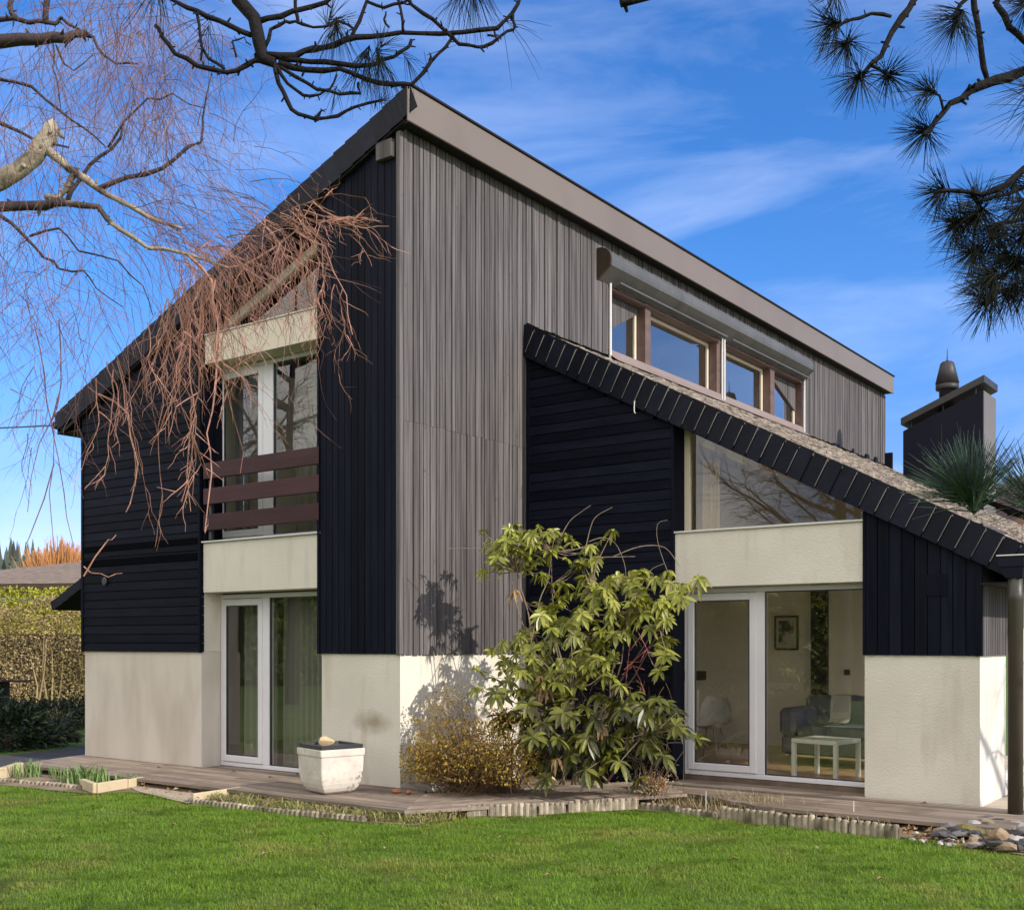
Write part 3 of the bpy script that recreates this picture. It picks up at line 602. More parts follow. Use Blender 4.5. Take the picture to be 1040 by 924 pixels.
# chimney with raised sloping cap and cowl
m=MB(); cz=lambda x:5.83+(x-1.47)*.41
m.prism([(1.47,4.0),(2.95,3.6),(2.95,cz(2.95)-.10),(1.47,cz(1.47)-.10)],'y',13.0,13.95); ch=part(m,'chimney',M['chimney'],house)
m=MB(); m.box(2.952,2.965,13.02,13.95,3.7,cz(2.95)-.105); part(m,'side_panel',M['chimneyside'],ch)
m=MB(); m.box(2.20,2.208,12.988,12.998,4.2,5.8); part(m,'panel_seam',M['cowl'],ch)
m=MB(); m.prism([(1.44,cz(1.44)+.03),(2.985,cz(2.985)+.03),(2.985,cz(2.985)+.16),(1.44,cz(1.44)+.16)],'y',12.95,14.0); part(m,'chimney_cap',M['cowl'],ch)
m=MB()
for x_ in (1.6,2.2,2.8):
    for y_ in (13.1,13.85): m.cbox(x_-.01,x_+.01,y_-.01,y_+.01,cz(x_)-.11,cz(x_)+.05,.003)
psplit(m,'cap_bracket',M['cowl'],ch)
m=MB(); m.lathe(2.17,13.5,[(.15,6.0),(.15,6.52),(.2,6.53),(.215,6.54),(.215,6.63),(.19,6.64),(.19,6.655),(.222,6.66),(.13,7.05),(.10,7.08),(.03,7.10),(.012,7.13),(.005,7.34)],22); part(m,'chimney_cowl',M['cowl'],ch,True)
# little hook on the verge
m=MB(); m.tube([(1.66,2.25,4.43),(1.655,2.245,4.36),(1.66,2.24,4.30),(1.675,2.238,4.28)],.006,6); part(m,'hook',M['lightmetal'],house)
# cable from the left eave
m=MB(); p0=Vector((-6.5,-.08,4.72)); p1=at(-260,418,30)
pts=[p0.lerp(p1,t/16)-Vector((0,0,.25*math.sin(math.pi*t/16))) for t in range(17)]; m.tube(pts,.012,5)
single(m,'overhead_cable',M['cable'],'thin overhead cable running off to the left from the eave','cable',p0)

# ================================================================== ground
m=MB(); n=48
vs=[(0,0,-.115)]+[(260*math.cos(2*math.pi*k/n),260*math.sin(2*math.pi*k/n),-.115) for k in range(n)]
m.add(vs,[(0,1+k,1+(k+1)%n) for k in range(n)]); struct(m,'lawn',M['lawn'],'green lawn in front of the house')
edge_px=[(0,797),(60,803),(100,806),(128,804),(150,806),(200,815),(255,822),(300,828),(360,834),(420,838),(475,829),(520,829),(575,826),(645,822),(700,826),(735,830),(800,838),(860,845),(915,850),(960,856),(1040,868)]
EDGE=[ground(u,v,-.1) for u,v in edge_px]
EDGE2=[Vector((-5.6,-2.35,0))]+EDGE+[Vector((7.2,.35,0)),Vector((9,.6,0))]
m=MB(); poly=[(p.x,p.y) for p in EDGE2]
poly=[(-5.6,-.5)]+poly+[(9,2.6),(2.0,2.45),(.0,2.45),(0,-.0),(-5.6,0)]
import mathutils
def fill(m,poly,z):
    tri=mathutils.geometry.tessellate_polygon([[Vector((p[0],p[1],0)) for p in poly]])
    m.add([(p[0],p[1],z) for p in poly],[tuple(t) for t in tri])
fill(m,poly,-.098); o=struct(m,'planting_bed',M['soil'],'strip of dry soil between lawn and decking'); recalc(o)
if o.data.polygons[0].normal.z<0: o.data.flip_normals()
# gravel patch
m=MB(); g=[ground(u,v,-.09) for u,v in ((140,803),(128,797),(170,796),(225,806),(236,812),(190,815),(165,809))]
fill(m,[(p.x,p.y) for p in g],-.092); o=struct(m,'gravel_patch',M['gravel'],'small patch of pale gravel beside the decking')
if o.data.polygons[0].normal.z<0: o.data.flip_normals()
# asphalt path
m=MB(); fill(m,[(-6.0,.1),(-5.65,-1.5),(-5.0,-3.2),(-6.9,-3.4),(-7.6,-1.6),(-7.9,.2),(-8.5,2.5),(-9,6),(-6.0,6)],-.1); o=struct(m,'asphalt_path',M['asphalt'],'dark asphalt path beside the house')
if o.data.polygons[0].normal.z<0: o.data.flip_normals()
# decking
m=MB(); y=-1.20; w=.138
while y<.0:
    xl=-6.10+(.1-y)*.30; xr=1.16-(y+1.22)*.636; xe=1.16-(y+w+1.22)*.636; xle=-6.10+(.1-y-w)*.30
    cuts=sorted([xl]+[x for x in [U(-4.6,-3.6),U(-2.2,-1.2),] ]+[xr])
    for a,b in zip(cuts[:-1],cuts[1:]):
        be=xe if b==xr else b; ae=xle if a==xl else a; r=R(); zz=U(-.003,0)
        m.add([(a+.002,y+.004,zz),(b-.002,y+.004,zz),(be-.002,y+w-.004,zz),(ae+.002,y+w-.004,zz),(a+.002,y+.004,-.035),(b-.002,y+.004,-.035),(be-.002,y+w-.004,-.035),(ae+.002,y+w-.004,-.035)],
              [(0,1,2,3),(0,4,5,1),(1,5,6,2),(2,6,7,3),(3,7,4,0)],r)
    y+=w
for y in (.04,.16): m.box(-3.4,-1.23,y,y+.115,-.035,-.002,R())
struct(m,'timber_deck',M['deck'],'weathered grey-brown decking below the left front')
def lerp2(a,b,t): return (a[0]+(b[0]-a[0])*t,a[1]+(b[1]-a[1])*t)
M['deck2']=pmat('weathered_deck_boards_diagonal',(.22,.168,.13),(.34,.27,.215),(14,5,4),.75,.35,40,var=.2,spec=.2,detail=7,c3=(.155,.118,.09),s3=1.4,t3=(.52,.75))
m=MB(); nb=8
A0,A1=(.50,-.19),(1.17,-1.235); B0,B1=(1.96,2.34),(2.76,1.46)
for k in range(nb):
    a=lerp2(A0,A1,k/nb+.004);b=lerp2(A0,A1,(k+1)/nb-.004);c=lerp2(B0,B1,(k+1)/nb-.004);d=lerp2(B0,B1,k/nb+.004)
    q=[a,d,c,b]; zz=U(-.003,0); m.add([(p[0],p[1],zz) for p in q]+[(p[0],p[1],-.035) for p in q],[(0,3,2,1),(0,1,5,4),(1,2,6,5),(2,3,7,6),(3,0,4,7)],R())
o=struct(m,'timber_deck',M['deck2'],'diagonal strip of decking in front of the shrubs'); recalc(o)
m=MB(); y=1.06
while y<2.6:
    xs=2.78-(y-1.45)*.94 if y>1.4 else 2.80+(1.45-y)*2.3
    xs2=2.78-(y+w-1.45)*.94 if y>1.4 else xs-.2
    xr=6.03
    if y+w>2.375: xs=xs2=2.13; xr=4.33
    cuts=sorted([xs,U(3.9,4.8) if xr>5 else 3.3,xr])
    for a,b in zip(cuts[:-1],cuts[1:]):
        ae=xs2 if a==xs else a; zz=U(-.003,0)
        q=[(a+.002,y+.004),(b-.002,y+.004),(b-.002,y+w-.004),(ae+.002,y+w-.004)]
        m.add([(p[0],p[1],zz) for p in q]+[(p[0],p[1],-.035) for p in q],[(0,1,2,3),(0,4,5,1),(1,5,6,2),(2,6,7,3),(3,7,4,0)],R())
    y+=w
struct(m,'timber_deck',M['deck'],'weathered decking in front of the wing')
m=MB()
for i in range(6):
    for j in range(9):
        x0=5.49+i*.6; y0=2.40+j*.6
        if x0<6.04 and False: continue
        m.cbox(x0+.004,x0+.596,y0+.004,y0+.596,-.06,-.012,.006,R())
struct(m,'paving',M['paving'],'beige paving slabs beside the wing')

# ================================================================== leaf tools
def leaves(m,P,D,Nn,Ln,Wd,fold=.25,rn=None):
    """numpy batch of folded leaf blades: base P, direction D, normal Nn, length, width"""
    n=len(P); D=D/np.linalg.norm(D,axis=1,keepdims=True); S_=np.cross(D,Nn); S_/=np.linalg.norm(S_,axis=1,keepdims=True)+1e-9; Nn=np.cross(S_,D)
    Ln=Ln.reshape(-1,1); Wd=Wd.reshape(-1,1)
    mid=P+D*Ln*.5; V=np.stack([P,mid-S_*Wd*.5+Nn*Wd*fold,mid,mid+S_*Wd*.5+Nn*Wd*fold,P+D*Ln-Nn*Ln*.12],1).reshape(-1,3)
    b=(np.arange(n)*5).reshape(-1,1)
    F=[np.hstack([b,b+2,b+1]),np.hstack([b,b+3,b+2]),np.hstack([b+1,b+2,b+4]),np.hstack([b+2,b+3,b+4])]
    if rn is None: rn=RS.rand(n)
    m.arr(V,F,np.repeat(rn,5))
def rdirs(n,zb=0.): 
    d=RS.normal(size=(n,3)); d[:,2]+=zb; return d/np.linalg.norm(d,axis=1,keepdims=True)
def blades(m,P,H,W,lean,rn=None,az=None):
    """upright bent blades (grass, straps): two segments"""
    n=len(P); a=RS.rand(n)*2*np.pi if az is None else az
    dx=np.stack([np.cos(a),np.sin(a),np.zeros(n)],1); sd=np.stack([-np.sin(a),np.cos(a),np.zeros(n)],1)
    H=H.reshape(-1,1);W=W.reshape(-1,1);lean=lean.reshape(-1,1); z=np.array([[0,0,1.]])
    p1=P+z*H*.55+dx*H*lean*.35; p2=P+z*H*(1-.35*lean)+dx*H*lean
    V=np.stack([P-sd*W*.5,P+sd*W*.5,p1-sd*W*.42,p1+sd*W*.42,p2],1).reshape(-1,3)
    b=(np.arange(n)*5).reshape(-1,1)
    F=[np.hstack([b,b+1,b+3,b+2]),np.hstack([b+2,b+3,b+4])]
    if rn is None: rn=RS.rand(n)
    m.arr(V,F,np.repeat(rn,5))
def inpoly(x,y,poly):
    n=len(poly); r=np.zeros(len(x),bool); j=n-1
    for i in range(n):
        xi,yi=poly[i];xj,yj=poly[j]
        c=((yi>y)!=(yj>y))&(x<(xj-xi)*(y-yi)/(yj-yi+1e-12)+xi); r^=c; j=i
    return r
# ------------------------------------------------------------------ grass of the near lawn (uncountable)
lawnpoly=[(-7.5,-3.0)]+[(p.x,p.y) for p in EDGE2[1:]]+[(9.5,-4.0),(7.5,-8.2),(-1.5,-8.5),(-6,-6)]
N_=520000
x=RS.uniform(-7.5,9.5,N_); y=RS.uniform(-8.5,1.,N_)
ok=inpoly(x,y,lawnpoly); x=x[ok]; y=y[ok]
ds=np.hypot(x-EYE.x,y-EYE.y); vis=((x-EYE.x)*FW.x+(y-EYE.y)*FW.y)>2.5; keep=vis|(RS.rand(len(x))<.25); x=x[keep]; y=y[keep]
def fbm(x,y,s,seed):
    r=np.random.RandomState(seed); v=np.zeros_like(x)
    for k in range(7):
        a=r.rand()*6.28; f=s*(1.6**(k*.7))*(.7+.6*r.rand()); v+=np.sin((x*np.cos(a)+y*np.sin(a))*f+r.rand()*6.28)/(1+.35*k)
    return v/3.
cl_=fbm(x,y,2.2,3); cl2=fbm(x,y,9.,5)
cl3=fbm(x,y,21.,15)
H=(.030+.008*cl_+.009*cl2+.012*cl3+RS.rand(len(x))*.022).clip(.010,.085)
P=np.stack([x,y,np.full(len(x),-.117)],1)
az=RS.rand(len(x))*3.6+fbm(x,y,6.,8)*3.
m=MB(); rn=(.5+.20*cl_+.14*cl2+.16*cl3+RS.normal(size=len(x))*.18).clip(0,1)
tu=RS.uniform(-3,9,900); tv=RS.uniform(-7.5,.5,900); ok=inpoly(tu,tv,lawnpoly); tu=tu[ok]; tv=tv[ok]; k_=26
tx=np.repeat(tu,k_)+RS.normal(size=len(tu)*k_)*.03; ty=np.repeat(tv,k_)+RS.normal(size=len(tu)*k_)*.03
thin=fbm(x,y,1.6,21)+.5*fbm(x,y,5.,22); kp=RS.rand(len(x))>np.clip((thin-.55)*1.3,0,.6); x,y,H,P,az,rn=x[kp],y[kp],H[kp],P[kp],az[kp],rn[kp]
x=np.concatenate([x,tx]); y=np.concatenate([y,ty]); H=np.concatenate([H,.045+.045*RS.rand(len(tx))]); P=np.vstack([P,np.stack([tx,ty,np.full(len(tx),-.117)],1)]); az=np.concatenate([az,RS.rand(len(tx))*6.28]); rn=np.concatenate([rn,np.repeat(RS.rand(len(tu)),k_)*.7+.1])
blades(m,P,H,.0035+RS.rand(len(x))*.0035,.5+RS.rand(len(x))*1.1,rn,az)
single(m,'grass',M['grass'],'short green grass covering the lawn','grass',(0,0,-.117),kind='stuff')
# ================================================================== edging and small garden things
def scallop(pa,pb,n,h,label,mat='concrete_edge',zb=-.13,name='scalloped_edging',rr=.84,tilt=.06):
    """cast edging strip of n half-round posts from pa to pb"""
    pa=Vector((pa[0],pa[1],zb)); pb=Vector((pb[0],pb[1],zb)); d=(pb-pa)/n; nn=Vector((-d.y,d.x,0)).normalized(); m=MB()
    for i in range(n):
        c=pa+d*(i+.5); q=d.length*.5*rr; hh=h*U(.93,1.07)
        vs=[];k=9
        for zz,rq in ((0,1),(hh-.012,1),(hh,.82)):
            for a in range(k): t=2*math.pi*a/k; vs.append((c.x+q*rq*math.cos(t)+nn.x*tilt*.1,c.y+q*rq*math.sin(t),zb+zz))
        fs=[(r_*k+a,r_*k+(a+1)%k,(r_+1)*k+(a+1)%k,(r_+1)*k+a) for r_ in (0,1) for a in range(k)]+[tuple(range(2*k,3*k))]
        m.add(vs,fs,R())
    # web
    a=pa-nn*.015;b=pb-nn*.015;c=pb+nn*.015;e=pa+nn*.015; hz=h*.8
    m.add([tuple(p) for p in (a,b,c,e)]+[(p.x,p.y,zb+hz) for p in (a,b,c,e)],[(0,1,5,4),(1,2,6,5),(2,3,7,6),(3,0,4,7),(4,5,6,7)],.0)
    single(m,name,M[mat],label,'edging',pa,'scalloped lawn edging')
def g2(u,v,z=-.1): p=ground(u,v,z); return (p.x,p.y)
segs=[((0,793),(45,797),11,.07,'dark scalloped edging strip at the left end of the daffodil bed'),
((46,797),(84,801),9,.075,'dark scalloped edging strip below the middle of the daffodil bed'),
((192,815),(245,821),13,.08,'scalloped edging strip at the left end of the pale leafy bed'),
((246,821),(305,828),13,.08,'scalloped edging strip below the middle of the pale leafy bed'),
((306,828),(372,834),13,.085,'scalloped edging strip below the planter and the pale leafy bed'),
((474,829),(494,828),4,.14,'short leaning piece of pale scalloped edging'),
((496,828),(545,828),8,.15,'pale sunlit scalloped edging left of the gap under the shrub'),
((547,827),(574,825),5,.14,'pale scalloped edging piece between two longer strips'),
((577,825),(648,821),11,.15,'bright scalloped edging in front of the striped grass tuft'),
((650,821),(690,825),7,.10,'low dark scalloped edging in front of the dry plant'),
((692,826),(728,830),7,.09,'half buried scalloped edging right of the dry plant'),
((732,831),(800,839),11,.15,'tall scalloped edging below the straw coloured plants'),
((802,839),(862,846),9,.15,'tall scalloped edging in front of the dark low plants'),
((864,846),(914,851),7,.15,'last scalloped edging strip before the rock pile')]
for a,b,n,h,l in segs: scallop(g2(*a),g2(*b),n,h,l)
def block(pa,pb,h,label,w=.06,mat='timber_edge',zb=-.12,name='edging_block',group='pale edging blocks'):
    pa=Vector((pa[0],pa[1],zb)); pb=Vector((pb[0],pb[1],zb)); d=pb-pa; L=d.length; m=MB(); m.cbox(0,L,-w/2,w/2,0,h,.008)
    a=math.atan2(d.y,d.x); ca,sa=math.cos(a),math.sin(a); m.v=[(pa.x+p[0]*ca-p[1]*sa,pa.y+p[0]*sa+p[1]*ca,zb+p[2]) for p in m.v]
    single(m,name,M[mat],label,'edging',pa,group)
block(g2(84,800),g2(97,805),.13,'short pale edging block at the front corner of the daffodil bed')
block(g2(98,805),g2(128,800),.13,'pale edging block along the right side of the daffodil bed')
block(g2(129,800),g2(145,797),.12,'end edging block of the daffodil bed beside the gravel')
block(g2(2,790),g2(20,784),.15,'pale edging stone at the far left of the daffodil bed',.1)
block(g2(196,815),g2(244,808),.12,'pale edging board between gravel and leafy bed',.03)
block(g2(20,784),g2(52,781),.06,'low edging board behind the daffodils',.03)
# daffodil clumps
def clump(name,label,cat,loc,n,h,w,lean,sp,mat,group=None,az=None):
    m=MB(); P=np.stack([loc[0]+RS.normal(size=n)*sp,loc[1]+RS.normal(size=n)*sp,np.full(n,loc[2])],1)
    blades(m,P,h*(.65+.5*RS.rand(n)),w*(.7+.6*RS.rand(n)),lean*(.3+1.*RS.rand(n)),az=az)
    return single(m,name,M[mat],label,cat,loc,group)
dl=['daffodil clump at the far left of its bed','small daffodil clump beside the left edging stone','daffodil clump near the back board of the bed','broad bright daffodil clump in the middle of the bed','tallest daffodil clump in the bed','daffodil clump near the pale corner block','small daffodil clump at the right end of the bed','last small daffodil clump next to the gravel']
for (u,v,hh,sp,n),l in zip([(22,788,.2,.07,26),(36,788,.22,.06,24),(54,789,.18,.05,14),(74,793,.19,.10,60),(86,795,.24,.08,60),(101,796,.22,.08,50),(123,796,.13,.05,22),(135,796,.13,.05,22)],dl):
    p=ground(u,v,-.09); clump('daffodil',l,'plant',(p.x,p.y,-.1),int(n*.8),hh*1.2,.02,.45,sp*.75,'daff','daffodils in the left bed')
# pale strappy ground cover in the long bed
m=MB(); bp=[g2(*q) for q in ((205,813),(250,810),(300,812),(372,823),(420,830),(470,826),(480,829),(420,837),(360,833),(300,827),(250,821))]
xx=RS.uniform(-2,2.2,14000); yy=RS.uniform(-1.9,-.3,14000); ok=inpoly(xx,yy,bp); xx=xx[ok][:2600]; yy=yy[ok][:2600]
P=np.stack([xx,yy,np.full(len(xx),-.1)],1); blades(m,P,.06+.09*RS.rand(len(xx)),.008+.008*RS.rand(len(xx)),.6+.9*RS.rand(len(xx)))
single(m,'ground_cover',M['palegreen'],'pale yellow-green strappy leaves filling the bed below the planter','ground cover',(0,-1.3,-.1),kind='stuff')
m=MB(); bp=[g2(*q) for q in ((395,828),(480,815),(560,809),(640,803),(700,809),(760,818),(830,826),(910,838),(905,846),(800,833),(700,821),(640,814),(560,819),(480,826),(440,834))]
xx=RS.uniform(.5,5.8,24000); yy=RS.uniform(-1.8,1.7,24000); ok=inpoly(xx,yy,bp); xx=xx[ok][:6500]; yy=yy[ok][:6500]
P=np.stack([xx,yy,np.full(len(xx),-.1)],1); blades(m,P,.04+.13*RS.rand(len(xx))**2,.004+.004*RS.rand(len(xx)),.5+1.*RS.rand(len(xx)))
single(m,'dry_grass',M['straw'],'dry straw and dead stalks along the narrow bed','dry grass',(2,0,-.1),kind='stuff')
for (u,v,n,hh,sp,mt,l) in [(625,812,70,.17,.07,'palegreen','small striped grass tuft behind the bright edging'),
    (745,818,260,.17,.14,'straw','straw coloured dead plant in the bed left of the wing door'),(775,822,260,.19,.14,'straw','bushy straw coloured plant below the wing window'),
    (800,826,160,.13,.12,'browntwig','brown wiry plant in the bed below the side table'),(835,830,160,.11,.12,'laurel','low dark green plant in the bed near the pier'),(870,835,120,.09,.1,'laurel','small dark green plant nearest the rock pile'),
    (440,812,60,.09,.09,'daff','tiny green herb at the foot of the lit wall')]:
    p=ground(u,v,-.09); clump('bedding_plant',l,'plant',(p.x,p.y,-.1),n,hh,.007,.55,sp,mt,'low plants in the beds')
# dry ornamental plant with reddish stalks
pd=ground(661,815,-.09)
dry=thing('dry_perennial','reddish brown dried perennial in front of the broken pot','plant',(pd.x,pd.y,-.1))
m=MB()
for i in range(70):
    a=U(0,6.28); l=U(.18,.42); q=U(.02,.2); p0=pd+Vector((U(-.06,.06),U(-.06,.06),0)); m.tube([p0,p0+Vector((math.cos(a)*q*.4,math.sin(a)*q*.4,l*.55)),p0+Vector((math.cos(a)*q,math.sin(a)*q,l))],[.003,.0025,.0015],4,R())
part(m,'stalk',M['browntwig'],dry)
m=MB(); n=420; c=np.array(pd)+RS.normal(size=(n,3))*np.array([.11,.11,.07])+np.array([0,0,.17]); leaves(m,c,rdirs(n,-.3),rdirs(n),.03+.03*RS.rand(n),.012+.008*RS.rand(n)); part(m,'dead_foliage',M['straw'],dry)
# stakes and wires
for (u,v,h,l) in [(548,806,.24,'thin white plant stake left of the rhododendron foot'),(717,818,.16,'thin white plant stake beside the wing door'),(867,829,.16,'thin white plant stake in front of the pier')]:
    p=ground(u,v,-.05); m=MB(); m.cbox(p.x-.004,p.x+.004,p.y-.002,p.y+.002,-.1,-.1+h+.04,.001); single(m,'plant_stake',M['whitelabel'],l,'stake',(p.x,p.y,-.1),'white plant stakes')
m=MB(); p=ground(677,806,0); q=p+Vector((.13,.13,0))
m.tube([p,p+Vector((0,0,.52)),p+Vector((.02,.02,.54)),q+Vector((-.02,-.02,.54)),q+Vector((0,0,.52)),q],.003,6); m.tube([p+Vector((0,0,.2)),q+Vector((0,0,.45))],.003,6); single(m,'wire_plant_support',M['greyshrub'],'bent wire plant support left of the wing door','plant support',p)
# broken pot and bricks
def rock(c,s,seed,flat=1.,sub=2,jag=.25):
    import bmesh
    bm=bmesh.new(); bmesh.ops.create_icosphere(bm,subdivisions=sub,radius=1); r=random.Random(seed)
    ph=[(r.uniform(1,3.2),Vector((r.gauss(0,1),r.gauss(0,1),r.gauss(0,1))).normalized(),r.uniform(0,6)) for _ in range(5)]
    pl=[(Vector((r.gauss(0,1),r.gauss(0,1),r.gauss(0,1))).normalized(),r.uniform(.55,.85)) for _ in range(9)]
    rot=Matrix.Rotation(r.uniform(0,6.28),3,'Z')@Matrix.Rotation(r.uniform(-.3,.3),3,'X')
    for v in bm.verts:
        d=v.co.normalized(); k=1+jag*.3*sum(math.sin(f*d.dot(n)*2+p) for f,n,p in ph)/3; co=d*k
        for n_,o_ in pl:
            e_=co.dot(n_)-o_
            if e_>0: co-=n_*e_*.9
        v.co=Vector(c)+rot@Vector((co.x*s[0],co.y*s[1],co.z*s[2]*flat))
    m=MB(); bm.verts.ensure_lookup_table(); m.add([v.co[:] for v in bm.verts],[tuple(v.index for v in f.verts) for f in bm.faces],r.random()); bm.free(); return m
pb=ground(662,801,0)
m=MB(); n=18
for k in range(n-5):
    a0=2*math.pi*k/n; a1=2*math.pi*(k+1)/n; j=.0
    for (q0,z0,q1,z1) in ((.13,-.06,.165,.10+.04*math.sin(k*2.1)),):
        m.add([(pb.x+q0*math.cos(a0),pb.y+q0*math.sin(a0),z0),(pb.x+q0*math.cos(a1),pb.y+q0*math.sin(a1),z0),(pb.x+q1*math.cos(a1),pb.y+q1*math.sin(a1),.10+.03*math.sin((k+1)*2.1)),(pb.x+q1*math.cos(a0),pb.y+q1*math.sin(a0),.10+.03*math.sin(k*2.1)),
               (pb.x+(q0-.02)*math.cos(a0),pb.y+(q0-.02)*math.sin(a0),z0),(pb.x+(q0-.02)*math.cos(a1),pb.y+(q0-.02)*math.sin(a1),z0),(pb.x+(q1-.02)*math.cos(a1),pb.y+(q1-.02)*math.sin(a1),.10+.03*math.sin((k+1)*2.1)),(pb.x+(q1-.02)*math.cos(a0),pb.y+(q1-.02)*math.sin(a0),.10+.03*math.sin(k*2.1))],
               [(0,1,2,3),(7,6,5,4),(3,2,6,7),(0,3,7,4),(1,5,6,2)])
m.lathe(pb.x,pb.y,[(.12,-.07),(.13,-.055),(.13,.02),(.0,.03)],18)
single(m,'broken_flowerpot',M['brick'],'broken terracotta flowerpot at the foot of the rhododendron','pot',(pb.x,pb.y,-.06))
for (u,v,s,l,mt) in [(402,805,(.09,.05,.03),'flat broken terracotta shard by the house corner','brick'),(415,806,(.06,.05,.03),'small broken terracotta shard right of the flat one','brick'),(604,799,(.11,.08,.07),'pale block of stone under the rhododendron','concrete_edge')]:
    p=ground(u,v,0); single(rock((p.x,p.y,.02),s,int(u),1,1),'stone' if mt!='brick' else 'terracotta_shard',M[mt],l,'stone' if mt!='brick' else 'pot shard',(p.x,p.y,0))
# rock pile at the right
rocks=[(990,842,.15,.9,'palerock','angular white-grey rock at the top of the pile'),(1003,840,.2,.7,'ochrerock','tan rounded rock in the upper middle of the pile'),(1016,853,.17,.8,'ochrerock','brown slanted slab in the lower middle of the pile'),
(985,846,.26,.6,'mossrock','large mossy yellow-brown rock on the left of the pile'),(1006,850,.1,.9,'ochrerock','small tan rock beside the mossy one'),(1033,842,.2,.4,'palerock','pale flat stone at the foot of the downpipe'),
(1012,838,.25,.35,'slaterock','long dark slate leaning at the top of the pile'),(998,835,.22,.4,'slaterock','dark bluish slate next to the decking'),(972,846,.22,.3,'slaterock','flat dark slate at the left edge of the pile')]
for i,(u,v,s,f,mt,l) in enumerate(rocks):
    p=ground(u,v,-.06); single(rock((p.x,p.y,-.03),(s*.58,s*.42,s*.42),100+i,f,2,.9),'rock',M[mt],l,'rock',(p.x,p.y,-.1),'rocks piled beside the downpipe')
rr=random.Random(5)
for i in range(110):
    t=rr.random(); u=955+125*t; v=838+rr.random()*26+ (t-.5)*6
    if u<980: v=843+rr.random()*13
    mt=rr.choice(['slaterock','slaterock','slaterock','slaterock','ochrerock','ochrerock','palerock']); s=rr.uniform(.05,.17)
    p=ground(u,v,-.09); nm={'slaterock':'small grey slate fragment in the rock pile','ochrerock':'small tan stone in the rock pile','palerock':'small pale stone in the rock pile'}[mt]
    single(rock((p.x,p.y,-.085+.3*s),(s*.8,s*.55,s*.5),300+i,rr.uniform(.35,.8),1,.8),'rock',M[mt],nm,'rock',(p.x,p.y,-.1),{'slaterock':'small slate fragments','ochrerock':'small tan stones','palerock':'small pale stones'}[mt])
for i in range(30):
    u=rr.uniform(915,1005); v=844+(u-915)*.13+rr.random()*9; s=rr.uniform(.02,.045); p=ground(u,v,-.1)
    mt=rr.choice(['palerock','ochrerock']); single(rock((p.x,p.y,-.09),(s,s*.8,s*.7),600+i,.8,1),'pebble',M[mt],'pale pebble at the lawn edge' if mt=='palerock' else 'tan pebble at the lawn edge','pebble',(p.x,p.y,-.1),'pale pebbles' if mt=='palerock' else 'tan pebbles')
# fallen leaves
ll=[(300,786,'dead leaf lying in front of the left glass door'),(340,799,None),(235,783,'pale dead leaf below the left door frame'),(272,789,'dead leaf nearest the planter'),(159,779,'dead leaf at the foot of the left wall'),(935,815,'dead leaf on the decking below the pier')]
for u,v,l in ll:
    if not l: continue
    p=ground(u,v,.004); m=MB(); leaves(m,np.array([[p.x,p.y,.004]]),np.array([[.6,.5,.05]]),np.array([[0,0,1.]]),np.array([.07]),np.array([.045]),.35); single(m,'dead_leaf',M['deadleaf'],l,'leaf',(p.x,p.y,0),'dead leaves on the decking')
m=MB(); n=420; uu=np.concatenate([RS.uniform(905,985,160),RS.uniform(380,905,180),RS.uniform(140,380,80)]); P=[]
for u in uu:
    v=np.interp(u,[140,200,300,420,475,640,700,800,915,985],[800,808,818,830,824,812,815,828,845,852])+RS.normal()*3.; q=ground(u,v,-.09); P.append((q.x,q.y,-.088+RS.rand()*.03))
P=np.array(P); D_=rdirs(len(P)); D_[:,2]*=.25; Nz=rdirs(len(P),1.2); leaves(m,P,D_,Nz,.035+.04*RS.rand(len(P)),.022+.02*RS.rand(len(P)),.35)
single(m,'leaf_litter',M['deadleaf'],'brown dead leaves littering the narrow bed','leaf litter',(2,0,-.09),kind='stuff')
for i in range(12):
    u=[60,180,265,390,505,560,640,742,830,890,330,985][i]; v=[850,838,868,862,851,889,846,872,862,893,848,888][i]; p=ground(u,v,-.08); m=MB(); a=U(0,6.28); leaves(m,np.array([[p.x,p.y,-.078]]),np.array([[math.cos(a),math.sin(a),.15]]),np.array([[.2,.1,1.]]),np.array([.06]),np.array([.038]),.4)
    single(m,'dead_leaf',M['deadleaf'],'brown dead leaf lying on the lawn','leaf',(p.x,p.y,-.1),'dead leaves on the lawn')
# ------------------------------------------------------------------ the stone planter
pc=Vector((-.36,-.70,0)); planter=thing('stone_planter','pale square stone planter with rounded bottom on the decking','planter',pc)
def sq(h,z,rc,n=5):
    pts=[]
    for q,(sx,sy) in enumerate(((1,1),(-1,1),(-1,-1),(1,-1))):
        for k in range(n):
            a=math.pi/2*q+math.pi/2*k/(n-1); pts.append((sx*(h-rc)+rc*math.cos(a),sy*(h-rc)+rc*math.sin(a),z))
    return pts
def loft(m,rings,rot,c,capb=True,capt=True):
    n=len(rings[0]); ca,sa=math.cos(rot),math.sin(rot); vs=[(c.x+p[0]*ca-p[1]*sa,c.y+p[0]*sa+p[1]*ca,c.z+p[2]) for r_ in rings for p in r_]
    fs=[(i*n+k,i*n+(k+1)%n,(i+1)*n+(k+1)%n,(i+1)*n+k) for i in range(len(rings)-1) for k in range(n)]
    if capb: fs.append(tuple(reversed(range(n))))
    if capt: fs.append(tuple(range((len(rings)-1)*n,len(rings)*n)))
    m.add(vs,fs)
rot=rad(-15)
m=MB(); loft(m,[sq(h,z,.018) for h,z in ((.12,.0),(.155,.006),(.19,.028),(.215,.065),(.233,.11),(.245,.165),(.252,.23),(.256,.31),(.258,.395),(.262,.40),(.266,.405),(.268,.42),(.268,.468),(.262,.476),(.23,.476),(.23,.44))],rot,pc); part(m,'planter_body',M['planter'],planter)
